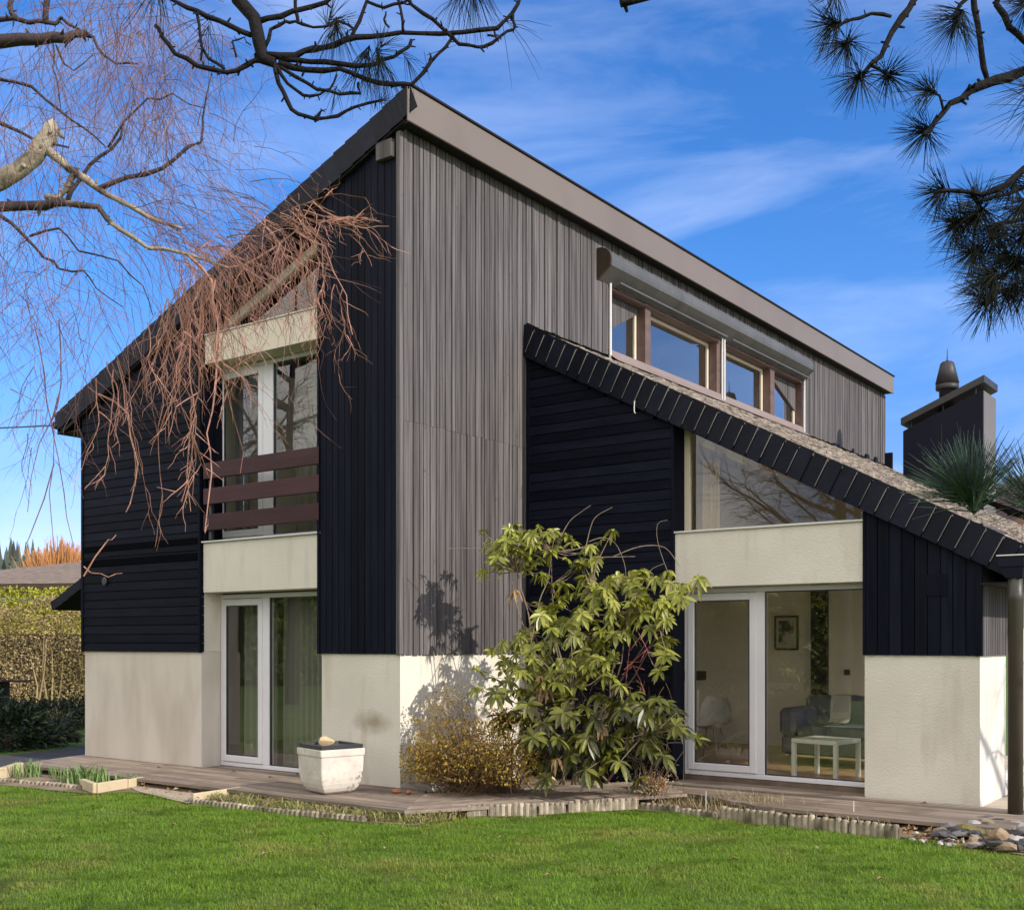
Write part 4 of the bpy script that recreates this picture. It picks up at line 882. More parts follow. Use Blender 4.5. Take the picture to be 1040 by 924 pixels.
m=MB(); loft(m,[sq(h,z,.02) for h,z in ((.25,.478),(.254,.482),(.254,.515),(.246,.52),(.225,.52),(.222,.495))],rot,pc,False,True); part(m,'planter_tray',M['tray'],planter)
q=pc+Vector((-.01,-.06,.55)); single(rock(q,(.105,.075,.06),42,1,2),'rock',M['tanrock'],'rounded tan stone lying on the planter','rock',(q.x,q.y,.52))
q=pc+Vector((-.12,-.09,.535)); single(rock(q,(.05,.045,.04),43,1,1),'rock',M['slaterock'],'small black stone beside the tan one on the planter','rock',(q.x,q.y,.52))

# ================================================================== living room and curtains
def G(x,y): return Vector((x,y,.03))
tb=thing('side_table','small white square side table just inside the wing window','side table',G(3.5,3.5))
def localbox(m,c,ang,boxes,ch=.006):
    ca,sa=math.cos(ang),math.sin(ang)
    k=MB()
    for b in boxes: k.cbox(*b,ch)
    m.add([(c.x+p[0]*ca-p[1]*sa,c.y+p[0]*sa+p[1]*ca,c.z+p[2]) for p in k.v],k.f)
ang=rad(-8)
m=MB(); localbox(m,G(3.5,3.5),ang,[(-.29,.29,-.29,.29,.40,.45)]); part(m,'table_top',M['tablewhite'],tb)
for sx in (-1,1):
    for sy in (-1,1):
        m=MB(); localbox(m,G(3.5,3.5),ang,[(sx*.265-.025,sx*.265+.025,sy*.265-.025,sy*.265+.025,0,.399)]); part(m,'leg',M['tablewhite'],tb)
so=thing('sofa','grey upholstered sofa behind the white side table','sofa',G(3.5,5.0)); a2=rad(-4); c=G(3.5,5.0)
m=MB(); localbox(m,c,a2,[(-1.,1.1,-.45,.45,.12,.36)],.03); part(m,'base',M['sofa'],so)
m=MB(); localbox(m,c,a2,[(-.78,.15,-.47,.2,.362,.50),(.155,1.1,-.47,.2,.362,.50)],.04); part(m,'seat_cushion',M['sofa'],so)
m=MB(); localbox(m,c,a2,[(-1.,1.1,.24,.46,.362,.86)],.06); part(m,'backrest',M['sofa'],so)
m=MB(); localbox(m,c,a2,[(-1.01,-.79,-.5,.23,.362,.72)],.06); part(m,'armrest',M['sofa'],so)
for sx in (-.9,1.):
    for sy in (-.38,.38):
        m=MB(); localbox(m,c,a2,[(sx-.02,sx+.02,sy-.02,sy+.02,0,.12)],.003); part(m,'leg',M['wire'],so)
m=MB()
k=8
for i in range(k):
    xx0=-.62+i*.035; 
    pts=[(xx0,-.2,.508+.006*(i%2)),(xx0,.14,.512+.006*(i%2)),(xx0,.2,.56),(xx0,.225,.70),(xx0,.235,.865),(xx0,.35,.875),(xx0,.475,.865),(xx0,.48,.7)]
    for (p,q) in zip(pts[:-1],pts[1:]): m.add([(p[0],p[1],p[2]),(p[0]+.035,p[1],p[2]+.003),(q[0]+.035,q[1],q[2]+.003),(q[0],q[1],q[2])],[(0,1,2,3)])
ca,sa=math.cos(a2),math.sin(a2); m.v=[(c.x+p[0]*ca-p[1]*sa,c.y+p[0]*sa+p[1]*ca,c.z+p[2]) for p in m.v]
single(m,'throw_blanket',M['cream_fabric'],'cream throw draped over the sofa back','blanket',(3.0,5.1,.5))
single(rock((3.85,4.85,.60),(.26,.2,.11),77,1,3,.15),'cushion',M['cream_fabric'],'cream cushion lying on the sofa seat','cushion',(3.85,4.85,.5),smooth=True)
# shell chair
cc=G(1.5,4.55); chr_=thing('shell_chair','white moulded shell chair behind the left pane of the wing door','chair',cc)
m=MB(); ns=12; rows=[(-.22,.45,.20),(-.1,.42,.22),(.06,.42,.23),(.16,.46,.235),(.21,.58,.235),(.24,.72,.21),(.26,.82,.15)]
vs=[]
for (yy,zz,hw) in rows:
    for k in range(ns+1):
        t=-1+2*k/ns; vs.append((cc.x+hw*t,cc.y+yy-.07*abs(t)**2.5*(1 if zz>.5 else .3),cc.z+zz+.07*abs(t)**3*(1 if zz<.5 else .2)))
vs2=[(p[0],p[1]+.008,p[2]-.012) for p in vs]; nv=len(vs)
f1=[(r_*(ns+1)+k,r_*(ns+1)+k+1,(r_+1)*(ns+1)+k+1,(r_+1)*(ns+1)+k) for r_ in range(len(rows)-1) for k in range(ns)]
m.add(vs+vs2,f1+[tuple(reversed([i+nv for i in f])) for f in f1]); part(m,'seat_shell',M['tablewhite'],chr_,True)
for sx in (-1,1):
    for sy in (-1,1): m=MB(); m.tube([cc+Vector((sx*.1,sy*.1,.41)),cc+Vector((sx*.22,sy*.22,0))],[.014,.01],8); part(m,'leg',M['wire'],chr_)
# dark stove bench and picture
m=MB(); m.cbox(.07,.52,3.9,6.4,1.02,1.16,.01); single(m,'wall_shelf',M['idark'],'long dark wall shelf on the left living room wall','shelf',(.06,4.,1.02))
m=MB(); m.cbox(.07,.5,4.6,6.2,.03,.88,.01); single(m,'sideboard',M['iwall'],'pale sideboard under the dark wall shelf','sideboard',(.06,4.6,.03))
pf=thing('framed_picture','framed dark photograph hanging on the back wall','picture',(1.75,6.88,1.62))
m=MB(); frame_xz(m,1.42,1.80,1.48,2.0,6.86,.03,.035); part(m,'picture_frame',M['idark'],pf)
m=MB(); m.box(1.448,1.772,6.875,6.89,1.508,1.972); part(m,'picture_mount',M['paper'],pf)
m=MB(); m.box(1.49,1.73,6.868,6.874,1.56,1.92); part(m,'picture_print',M['picture'],pf)
m=MB(); m.cbox(2.5,2.58,6.87,6.899,1.12,1.2,.004); single(m,'light_switch',M['tray'],'dark light switch on the living room back wall','switch',(2.54,6.89,1.15))
def curtain(x0,x1,y,z0,z1,label,amp=.035,wl=.11,mat='curtain'):
    m=MB(); n=int((x1-x0)/.012); vs=[]; 
    for k in range(n+1):
        x=x0+(x1-x0)*k/n; ph=x*2*math.pi/wl; yy=y+amp*math.sin(ph+1.5*math.sin(x*3.1))
        vs+= [(x,yy*1.0,z0),(x,y+(yy-y)*.8,(z0+z1)/2),(x,y+(yy-y)*.55,z1)]
    m.add(vs,[(3*k+j,3*k+3+j,3*k+4+j,3*k+1+j) for k in range(n) for j in (0,1)])
    single(m,'curtain',M[mat],label,'curtain',((x0+x1)/2,y,z0),smooth=True)
curtain(-3.28,-2.62,.58,.0,2.28,'sheer curtain behind the opening sash of the left glass door')
curtain(-2.55,-1.2,.62,.0,2.28,'wide sheer curtain behind the fixed pane of the left glass door')
curtain(2.23,2.47,2.84,2.92,3.75,'tan curtain strip inside the left end of the triangular window',.03,.1,'tancloth')
curtain(-2.35,-1.2,.62,2.78,5.1,'sheer curtain behind the right pane of the balcony window',.03,.16)
curtain(-3.45,-3.2,.6,2.78,5.1,'dark curtain gathered at the left of the balcony window',.03,.09,'sofa')

# ================================================================== rhododendron
def whorl(m,c,ax,n,L,droop,r0):
    ax=ax.normalized(); u=ax.orthogonal().normalized(); w=ax.cross(u)
    ph=U(0,6.28)
    for k in range(n):
        a=ph+2*math.pi*k/n+U(-.25,.25); out=(u*math.cos(a)+w*math.sin(a)); el=U(-.3,.45)
        d=(out+ax*el).normalized(); l=L*U(.75,1.1); wd=l*U(.31,.42); side=d.cross(ax).normalized(); nn=side.cross(d).normalized()
        if nn.dot(ax)<0: nn=-nn
        rw=[]; 
        for t,ww in ((0,.10),(.25,.7),(.55,1.),(.8,.72),(1.,.06)):
            p=c+d*l*t+Vector((0,0,-1))*droop*l*t*t; f=.12*wd*ww
            rw.append((p-side*wd*.5*ww+nn*f,p-nn*f*.3,p+side*wd*.5*ww+nn*f))
        vs=[q for r_ in rw for q in r_]; fs=[]
        for i in range(4):
            fs+=[(3*i,3*i+1,3*i+4,3*i+3),(3*i+1,3*i+2,3*i+5,3*i+4)]
        m.add(vs,fs,min(1,max(0,r0+U(-.28,.28))))
foot=Vector((1.15,1.65,-.1)); rh=thing('rhododendron','large leggy rhododendron with glossy leaves against the dark boards','shrub',foot)
lm=MB(); sm_=MB()
# (u, v, depth, how many, spread px) clusters read off the shrub's outline, each with its own depth off the wall
CL=[(520,548,12.15,5,16),(505,560,12.1,4,16),(545,548,11.9,4,15),(575,545,12.1,4,14),(598,552,12.15,4,13),(520,568,11.9,4,16),(497,578,12.0,2,9),(590,570,12.2,4,14),(600,590,12.2,5,15),(620,598,12.0,5,16),(640,590,12.2,4,14),(575,605,12.0,5,18),
(560,625,11.9,5,16),(590,630,11.8,6,18),(620,625,11.8,6,18),(645,610,11.8,5,16),(555,650,11.8,5,15),(580,655,11.6,6,17),(615,650,11.5,7,18),(660,625,11.6,4,13),(668,655,11.6,3,10),(665,680,11.5,3,10),(672,660,11.4,2,8),
(688,590,11.6,3,10),(676,610,11.5,3,10),(692,610,11.4,2,7),(545,690,11.9,5,18),(530,705,11.7,5,18),(520,680,12.0,3,14),(560,705,11.5,6,18),(590,690,11.4,6,18),(615,690,11.4,5,16),(540,730,11.5,5,18),(570,740,11.3,6,20),(605,725,11.2,6,18),(640,720,11.2,5,15),
(670,715,11.1,4,13),(685,735,11.1,4,12),(660,745,11.0,4,14),(545,765,11.4,5,16),(575,775,11.1,5,18),(605,780,11.0,5,15),(625,765,11.0,5,15),(650,770,11.0,4,13),(590,755,11.1,4,16),(635,740,11.1,4,14),(515,720,11.8,3,12),(515,650,12.1,4,12),(528,668,12.0,4,14),(507,692,12.0,4,12),(545,668,11.9,4,14),(562,683,11.7,4,14),(600,668,11.6,4,15),(577,722,11.4,4,16),(532,752,11.5,4,14),(602,748,11.2,4,15),(512,545,12.1,5,14),(532,552,12.1,5,14),(555,560,12.0,4,14),(650,600,12.0,3,12)]
tips=[]
for (u,v,D,n,sp) in CL:
    for k in range(int(n*(1.75 if v<640 else 1.3))):
        p=at(u+random.gauss(0,sp*.8),v+random.gauss(0,sp*.6),D+random.gauss(0,.16))
        if p.y>2.2: p.y=2.2-U(0,.15)
        if p.x<.16: p.x=.16+U(0,.12)
        if p.z<.22: p.z=.22+U(0,.25)
        if v>740: p=p+FW*.22
        ax=Vector((U(-.4,.6),U(-.9,.2),U(.2,1.)))
        low=(p.z<1.1); whorl(lm,p,ax,random.randint(8,12),(U(.09,.125) if v<585 else U(.11,.155)) if not low else U(.13,.175),U(.15,.75),.66 if v<640 else (.5 if not low else .2)); tips.append(p)
part(lm,'foliage',M['rhodo'],rh)
m=MB()
for (u,v,D) in ((521,603,12.1),(548,690,11.7),(552,700,11.6),(566,768,11.3),(610,735,11.2)):
    for k in range(2): whorl(m,at(u+U(-4,4),v+U(-4,4),D-.12),Vector((U(-.3,.3),-.4,.6)),6,.10,1.3,.5)
part(m,'dead_leaves',M['deadleaf'],rh)
# stems
trunks=[]
for (u,v,D) in ((525,580,12.05),(560,560,12.0),(600,600,12.0),(640,620,11.7),(670,640,11.5),(580,700,11.5),(620,720,11.3),(655,745,11.1),(545,720,11.6),(685,615,11.4)):
    b=foot+Vector((U(-.35,.5),U(-.15,.3),.02)); e=at(u,v,D); e.y=min(e.y,2.2); c1=b.lerp(e,.35)+Vector((U(-.12,.12),U(-.12,.05),.12)); c2=b.lerp(e,.7)+Vector((U(-.12,.12),U(-.1,.1),.05))
    P=[b,b.lerp(c1,.5)+Vector((U(-.03,.03),0,0)),c1,c1.lerp(c2,.5)+Vector((U(-.04,.04),0,.02)),c2,c2.lerp(e,.5)+Vector((U(-.03,.03),0,.02)),e]; sm_.tube(P,[.015,.014,.012,.010,.008,.006,.004],6,R()); trunks+=P[2:]
for p in tips:
    b=min(trunks,key=lambda q:(q-p).length+max(0,q.z-p.z)*.6); 
    if (b-p).length>.75: continue
    sm_.tube([b,b.lerp(p,.5)+Vector((U(-.05,.05),U(-.05,.05),-.03)),p],[.006,.005,.0035],5,R())
def smooth(P,k=4):
    Q=[]
    for i in range(len(P)-1):
        a,b,c,d=P[max(i-1,0)],P[i],P[i+1],P[min(i+2,len(P)-1)]
        for j in range(k):
            t=j/k; Q.append(.5*((2*b)+(c-a)*t+(2*a-5*b+4*c-d)*t*t+(3*b-a-3*c+d)*t*t*t))
    return Q+[P[-1]]
def pl(pts,D): return [at(u,v,D+(0 if len(t)==0 else t[0])) for (u,v,*t) in pts]
for pts,r0 in (([(545,745),(540,660),(537,625),(530,600),(525,575)],.010),([(540,650),(548,610),(556,590),(560,565)],.008),([(533,640),(525,615),(520,590)],.007),([(566,552),(578,530),(590,520),(600,513)],.005),([(594,560),(600,535),(606,524),(622,515)],.005),([(598,550),(612,546),(625,552),(634,572),(636,590)],.005),([(623,565),(650,555),(675,556),(690,575)],.006),([(686,598),(676,575),(668,550),(668,532),(678,528)],.004),([(658,600),(660,580),(675,572)],.004),([(455,557),(490,557),(510,562)],.004),([(600,566),(645,565)],.005)):
    P=smooth(pl(pts,12.0)); sm_.tube(P,[r0*(1-.5*i/len(P)) for i in range(len(P))],5,R())
part(sm_,'stem',M['stem'],rh)
m=MB()
for pts in ([(636,690),(640,650),(645,636)],[(640,660),(655,640),(650,635)],[(634,680),(660,656)],[(636,672),(650,672),(656,660)],[(645,636),(655,655),(658,662)],[(632,685),(643,676),(650,690),(655,705)],[(643,676),(655,680)]): m.tube(pl(pts,11.7),.005,5)
part(m,'red_stem',M['redstem'],rh)
# ------------------------------------------------------------------ yellow-brown shrub on the left
f2=Vector((.72,.55,-.1)); gs=thing('deciduous_shrub','low yellow and brown twiggy shrub at the sunlit wall corner','shrub',f2)
m=MB(); tm=MB(); 
def tg(): return max(-1.7,min(1.7,random.gauss(0,1)))
def blob(n,cu,cv,su,sv,D,sd):
    return np.array([at(cu+tg()*su,cv+tg()*sv,D+tg()*sd) for _ in range(int(n*1.9))])
pts=np.vstack([blob(1100,470,762,27,17,11.6,.22),blob(300,440,752,14,20,11.85,.12),blob(700,505,752,20,19,11.5,.2),blob(700,432,775,14,11,11.75,.12),blob(130,455,712,12,9,11.9,.1),blob(500,520,775,16,12,11.4,.18)])
pts=pts[(pts[:,2]>-.06)&(pts[:,0]>.03)]
n=len(pts); leaves(m,pts,rdirs(n),rdirs(n,.6),.022+.024*RS.rand(n),.012+.012*RS.rand(n)); part(m,'foliage',M['goldleaf'],gs)
idx=RS.choice(n,700,replace=False)
for i in idx:
    p=Vector(pts[i]); b=f2+Vector((random.gauss(0,.22),random.gauss(0,.22),0)); b.x=max(b.x,.1)
    mid=b.lerp(p,.55)+Vector((U(-.08,.08),U(-.08,.08),U(0,.08))); tm.tube([b,mid,p],[.004,.003,.0015],4,R())
part(tm,'twig',M['browntwig'],gs)
# brown undergrowth below the rhododendron
m=MB()
for i in range(420):
    u=U(470,680); v=U(690,785); p=at(u,v,12.0-(v-690)/95*.6); 
    if p.y>2.25 or p.x<.05: continue
    d=Vector((U(-.15,.15),U(-.1,.1),U(-.25,.05))); m.tube([p,p+d*.5+Vector((0,0,.02)),p+d],[.003,.0025,.0015],3,R())
single(m,'undergrowth',M['browntwig'],'tangle of dead brown stems under the rhododendron','undergrowth',foot,kind='stuff')

# ================================================================== birch with hanging twigs
def grow(m,p,d,L,r,n=7,grav=.25,wig=.18,side=0,sl=.4,sr=.6,depth=0,ns=3,rn=None):
    d=d.normalized(); st=L/n; pts=[p.copy()]; q=p.copy(); r0=R() if rn is None else rn; kids=[]
    for i in range(n):
        d=(d+Vector((random.gauss(0,wig),random.gauss(0,wig),random.gauss(0,wig*.6)-grav))).normalized(); q=q+d*st; pts.append(q.copy())
        if side and i>0 and R()<side:
            o=Vector((random.gauss(0,1),random.gauss(0,1),random.gauss(0,.5))).normalized(); kids.append((q.copy(),(d*.75+o*.6)))
    m.tube(pts,[r*(1-.62*i/n) for i in range(n+1)],ns,r0)
    for kp,kd in kids: grow(m,kp,kd,L*sl*U(.6,1.2),r*sr,max(3,n-3),grav*.7,wig,side*.5 if depth<1 else 0,.5,.7,depth+1,ns)
btrunk=Vector((2.3,-7.5,-.12)); birch=thing('birch_tree','bare weeping birch whose hanging reddish twigs cross the gable','tree',btrunk)
bd=5.0
def bp_(pts): return [at(u,v,t[0] if t else bd) for (u,v,*t) in pts]
bm_=MB(); tj=at(-330,330,5.0); top=at(-300,-380,5.2)
bm_.tube([btrunk,btrunk.lerp(tj,.5)+Vector((.03,.02,0)),tj,tj.lerp(top,.5),top,top+Vector((.2,.2,2.2))],[.17,.15,.135,.11,.09,.03],12); part(bm_,'trunk',M['birchbark'],birch,True)
bm_=MB()
def limb(m,pts,r0,r1,n=7):
    P=bp_(pts); k=len(P); Q=[]
    for i in range(k-1):                                  # small kinks between the control points
        for t in (0,.5): Q.append(P[i].lerp(P[i+1],t)+(Vector((U(-1,1),U(-1,1),U(-1,1)))*.012 if t else Vector((0,0,0))))
    Q.append(P[-1]); K=len(Q); m.tube(Q,[(r0+(r1-r0)*i/(K-1))*U(.88,1.14) for i in range(K)],n,R())
    if r0>.008:
        for i in range(1,K-1):
            for q_ in range(2):
                a=Q[i].lerp(Q[i+1],R()); rr_=r0+(r1-r0)*i/(K-1); d=Vector((random.gauss(0,1),random.gauss(0,1),random.gauss(0,1))).normalized(); l=rr_+U(.003,.03); m.tube([a,a+d*l*.6,a+d*l],[rr_*.45,rr_*.35,rr_*.12],5,R())
    return Q
limb(bm_,[(-330,330),(-160,255),(0,183),(35,160),(50,138),(58,127)],.05,.034,9)
limb(bm_,[(45,150),(75,175),(100,192),(118,202),(150,220),(185,232)],.02,.007)
limb(bm_,[(75,176),(68,192),(58,202),(45,200)],.014,.012)
limb(bm_,[(65,206),(100,210),(120,232),(150,252),(190,258),(232,272)],.015,.005)
part(bm_,'limb',M['birchbark'],birch,True)
bm_=MB()
limb(bm_,[(-300,120),(-60,205),(0,210),(45,209),(68,206)],.035,.017)
limb(bm_,[(68,206),(83,180),(100,160),(122,141),(124,130)],.011,.004)
limb(bm_,[(100,192),(130,180),(165,171),(190,150),(204,145),(206,120),(215,75)],.012,.003)
limb(bm_,[(-300,-20),(-80,40),(0,42),(40,40),(68,39),(88,34)],.035,.016); limb(bm_,[(88,34),(95,38),(104,55),(118,65),(140,65)],.008,.004)
limb(bm_,[(46,24),(48,0),(46,-40)],.014,.012); limb(bm_,[(-60,20),(0,20),(30,23),(56,24),(62,18),(80,30),(93,38)],.013,.006)
limb(bm_,[(18,20),(10,5),(20,-20)],.012,.008)
limb(bm_,[(-60,70),(0,81),(32,88),(60,112),(85,130),(108,150)],.009,.003); limb(bm_,[(54,45),(54,70),(60,95),(62,112)],.005,.002)
limb(bm_,[(-80,90),(0,125),(40,145),(70,150)],.011,.004)
limb(bm_,[(-60,190),(0,219),(25,240),(45,262),(60,273),(85,275),(98,293),(125,312)],.009,.002); limb(bm_,[(30,240),(60,232),(80,255),(120,265),(145,290),(155,320)],.006,.002)
limb(bm_,[(57,46),(66,66),(75,72),(95,55)],.005,.002)
limb(bm_,[(110,150),(150,100),(175,95),(208,110)],.006,.002)
part(bm_,'dark_limb',M['birchdark'],birch,True)
# bright hanging twigs in front of the gable
bt=MB()
def curtain_twigs(path,n,Lr,dirs,grav,r,side,D0,Dj,sl=.35):
    P=[Vector((u,v,0)) for u,v in path]
    for i in range(n):
        t=R()*(len(P)-1); k=int(min(t,len(P)-2)); q=P[k].lerp(P[k+1],t-k); p=at(q.x+U(-6,6),q.y+U(-6,6),D0+random.gauss(0,Dj))
        a,b=dirs; d=RT*U(*a)+UP*U(*b)+FW*U(-.35,.35); grow(bt,p,d,U(*Lr),r*U(.75,1.15),9,grav,.23,side,sl,.75)
curtain_twigs([(170,268),(215,248),(265,228),(305,208)],60,(.18,.40),((.0,.7),(-.6,.2)),.12,.0024,.4,4.9,.22)
curtain_twigs([(200,290),(250,268),(295,248),(325,245)],42,(.22,.45),((-.15,.45),(-1.,-.2)),.16,.0024,.4,4.9,.2)
curtain_twigs([(150,325),(175,300),(200,280),(225,290)],46,(.28,.58),((-.3,.3),(-1.,-.4)),.2,.0024,.45,4.8,.2)
curtain_twigs([(165,330),(185,300),(205,290)],6,(.8,1.05),((-.12,.15),(-1.,-.7)),.2,.0036,.6,4.8,.12,.24)
curtain_twigs([(95,385),(125,360)],5,(.35,.7),((-.2,.3),(-1.,-.5)),.25,.0032,.45,4.8,.12,.3)
curtain_twigs([(310,215),(345,235)],9,(.2,.34),((.5,1.),(-.3,.35)),.04,.003,.5,4.85,.1)
curtain_twigs([(310,270),(345,290)],8,(.25,.42),((-.1,.3),(-1.,-.4)),.18,.0026,.5,4.85,.12)
for pts,r in (([(232,272),(262,262),(300,235),(318,205)],.005),([(190,258),(215,285),(222,330),(218,400),(210,440),(215,480),(208,540)],.006),([(100,400),(130,420),(140,470),(135,500),(128,520)],.005),([(318,205),(340,220),(370,232),(395,230)],.004),([(300,235),(330,250),(352,300),(358,340)],.004),([(85,585),(110,548),(118,543)],.0035),([(85,575),(95,582),(110,586),(124,582)],.0035)):
    limb(bt,pts,r,r*.45,5)
part(bt,'hanging_twig',M['twig'],birch,stuff=True)
# finer twigs against the sky
bt=MB()
def fine(region,n,Lr,r=.0014,D=(4.2,6.5),grav=.13,dr=((-.5,.5),(-1.,.2)),side=.3):
    for i in range(n):
        u,v=U(region[0],region[2]),U(region[1],region[3]); p=at(u,v,U(*D)); d=RT*U(*dr[0])+UP*U(*dr[1])+FW*U(-.4,.4)
        grow(bt,p,d,U(*Lr),r*U(.7,1.3),7,grav,.2,side,.5,.7)
fine((95,-30,165,40),140,(.3,.8)); fine((120,60,180,120),90,(.25,.7)); fine((0,-30,110,60),60,(.3,.8)); fine((-40,60,110,200),110,(.3,.7)); fine((-40,200,100,300),110,(.3,.75)); fine((110,180,260,250),140,(.3,.7),.0016,dr=((.2,1.),(-.6,.1)))
fine((120,110,260,190),80,(.25,.6),dr=((-.2,1.),(-.6,.3))); fine((-20,290,110,330),40,(.4,.8)); fine((160,0,230,60),60,(.25,.5))
for pts in ([(35,330),(45,380),(55,440),(50,500),(55,560)],[(60,325),(62,390),(52,430),(65,500),(75,555)],[(60,400),(40,450),(28,520)],[(10,395),(40,410)],[(55,470),(30,545),(25,560)]):
    limb(bt,pts,.0032,.0015,4); 
fine((20,370,80,470),16,(.25,.5),.0018)
part(bt,'fine_twig',M['twigfar'],birch,stuff=True)

# ================================================================== pines
def needles(m,c,ax,n,L,r,spread=1.25,rb=.5,droop=0.):
    ax=ax.normalized(); u=ax.orthogonal().normalized(); w=ax.cross(u); 
    for i in range(n):
        a=U(0,6.28); s=math.sqrt(R())*spread; d=(ax*math.cos(s)+(u*math.cos(a)+w*math.sin(a))*math.sin(s)).normalized(); b=c-ax*U(0,L*.35); l=L*U(.7,1.1)
        m.tube([b,b+d*l*.5+Vector((0,0,-droop*l*.2)),b+d*l+Vector((0,0,-droop*l*.8))],[r,r*.9,r*.4],3,min(1,max(0,rb+U(-.3,.3))),cap=False)
def pbranch(m,pts,r0,r1,D,n=6):
    P=[at(u,v,t[0] if t else D) for (u,v,*t) in pts]; Q=[]
    for i in range(len(P)-1):
        for t in (0,.5): Q.append(P[i].lerp(P[i+1],t)+(Vector((U(-1,1),U(-1,1),U(-1,1)))*.006 if t else Vector((0,0,0))))
    Q.append(P[-1]); K=len(Q); m.tube(Q,[(r0+(r1-r0)*i/(K-1))*U(.85,1.18) for i in range(K)],n,R())
    for i in range(1,K-1):
        for q_ in range(2):
            if R()<.55:
                a=Q[i].lerp(Q[i+1],R()); rr_=r0+(r1-r0)*i/(K-1); d=Vector((random.gauss(0,1),random.gauss(0,1),random.gauss(0,1))).normalized(); l=rr_+U(.004,.02); m.tube([a,a+d*l*.7,a+d*l],[rr_*.5,rr_*.4,rr_*.3],5,R())
# overhead pine: trunk behind the camera to the left, limb reaching over
pt=Vector((4.1,-9.9,-.12)); p1=thing('pine_tree','dark pine whose bare forked branches hang above the roof corner','tree',pt)
m=MB(); tp=at(60,-420,3.7); m.tube([pt,pt+Vector((.05,.1,2.5)),pt+Vector((.0,.2,5.)),pt+Vector((.05,.3,8.5))],[.2,.17,.13,.03],12); part(m,'trunk',M['pinebark'],p1,True)
m=MB(); D=4.0
lp=[pt+Vector((.03,.2,4.9)),at(120,-280,3.8),at(225,-60,4),at(242,0,4),at(258,18,4),at(263,42,4),at(267,60,4),at(279,64,4)]
m.tube(lp,[.06,.045,.03,.025,.024,.024,.022,.018],9)
PB=[([(275,62),(258,62),(240,72),(225,73),(200,67),(178,55),(165,38),(158,26)],.011,.006),([(279,64),(283,85),(292,103),(303,116),(320,121),(343,118),(360,109),(388,102)],.010,.005),
([(281,66),(292,85),(308,97),(325,96),(335,91),(342,76)],.007,.004),([(281,66),(300,78),(322,91),(345,96),(366,95),(364,84)],.007,.005),([(270,56),(300,57),(318,50),(340,46),(362,38),(390,36),(425,34),(470,33),(505,29),(520,14),(530,-8)],.012,.006),
([(283,64),(310,71),(345,70),(370,80),(400,86),(418,86),(430,74),(445,55),(458,40)],.011,.005),([(283,60),(315,63),(345,65),(380,66),(400,58),(415,48),(418,40)],.010,.006),([(262,22),(285,17),(305,10),(330,3),(355,-12)],.012,.008),([(255,36),(235,27),(210,17),(190,8),(165,-6)],.010,.007),
([(200,14),(203,35),(204,62)],.006,.004),([(268,50),(275,30),(290,22),(300,22),(318,28),(345,22),(360,30)],.007,.004),([(355,42),(365,22),(373,0),(378,-20)],.007,.006),([(373,2),(390,8),(410,3),(425,-5)],.006,.005),([(410,-10),(418,5),(440,20),(455,34),(466,45),(485,48),(500,44),(515,32),(523,27),(521,14)],.008,.005),
([(404,-10),(407,10),(409,32)],.006,.005),([(395,28),(390,20),(392,12)],.004,.003),([(240,58),(236,42),(248,38),(255,46)],.004,.002),([(204,46),(212,60),(228,70)],.006,.005),([(303,24),(300,10),(304,-10)],.006,.006),([(318,120),(327,112),(320,124)],.004,.005),([(482,48),(492,53)],.004,.003),([(436,62),(437,55)],.004,.003),([(495,36),(504,38),(502,32)],.004,.003)]
for a in PB: pbranch(m,a[0],a[1],a[2],D)
part(m,'branch',M['pinebark'],p1,True)
m=MB()
for (u,v,n,L,dv,dr) in ((336,18,40,.13,(.2,.5),.1),(342,30,60,.12,(0,-.6),.7),(385,62,70,.13,(.2,-1),.9),(372,58,50,.12,(-.2,-.6),.8),(388,45,30,.12,(.4,.6),.2),(362,78,10,.14,(0,-1),.6),(480,-8,60,.15,(0,-1),.5),(466,0,20,.14,(-.2,-1),.5),(526,28,6,.2,(1,-.5),.3),(437,62,2,.17,(.6,-1),0),(160,-10,26,.2,(-.2,-.6),.3),(388,101,18,.05,(.3,.4),0),(210,30,16,.2,(-.4,-.6),.3),(415,62,14,.1,(.5,-.5),.5),(340,92,12,.1,(-.4,-1),.4)):
    c=at(u,v,D+U(-.05,.05)); needles(m,c,RT*dv[0]+UP*dv[1]+FW*U(-.3,.3),n,L,.0011,1.0,.4,dr)
part(m,'needles',M['needle'],p1,stuff=True)
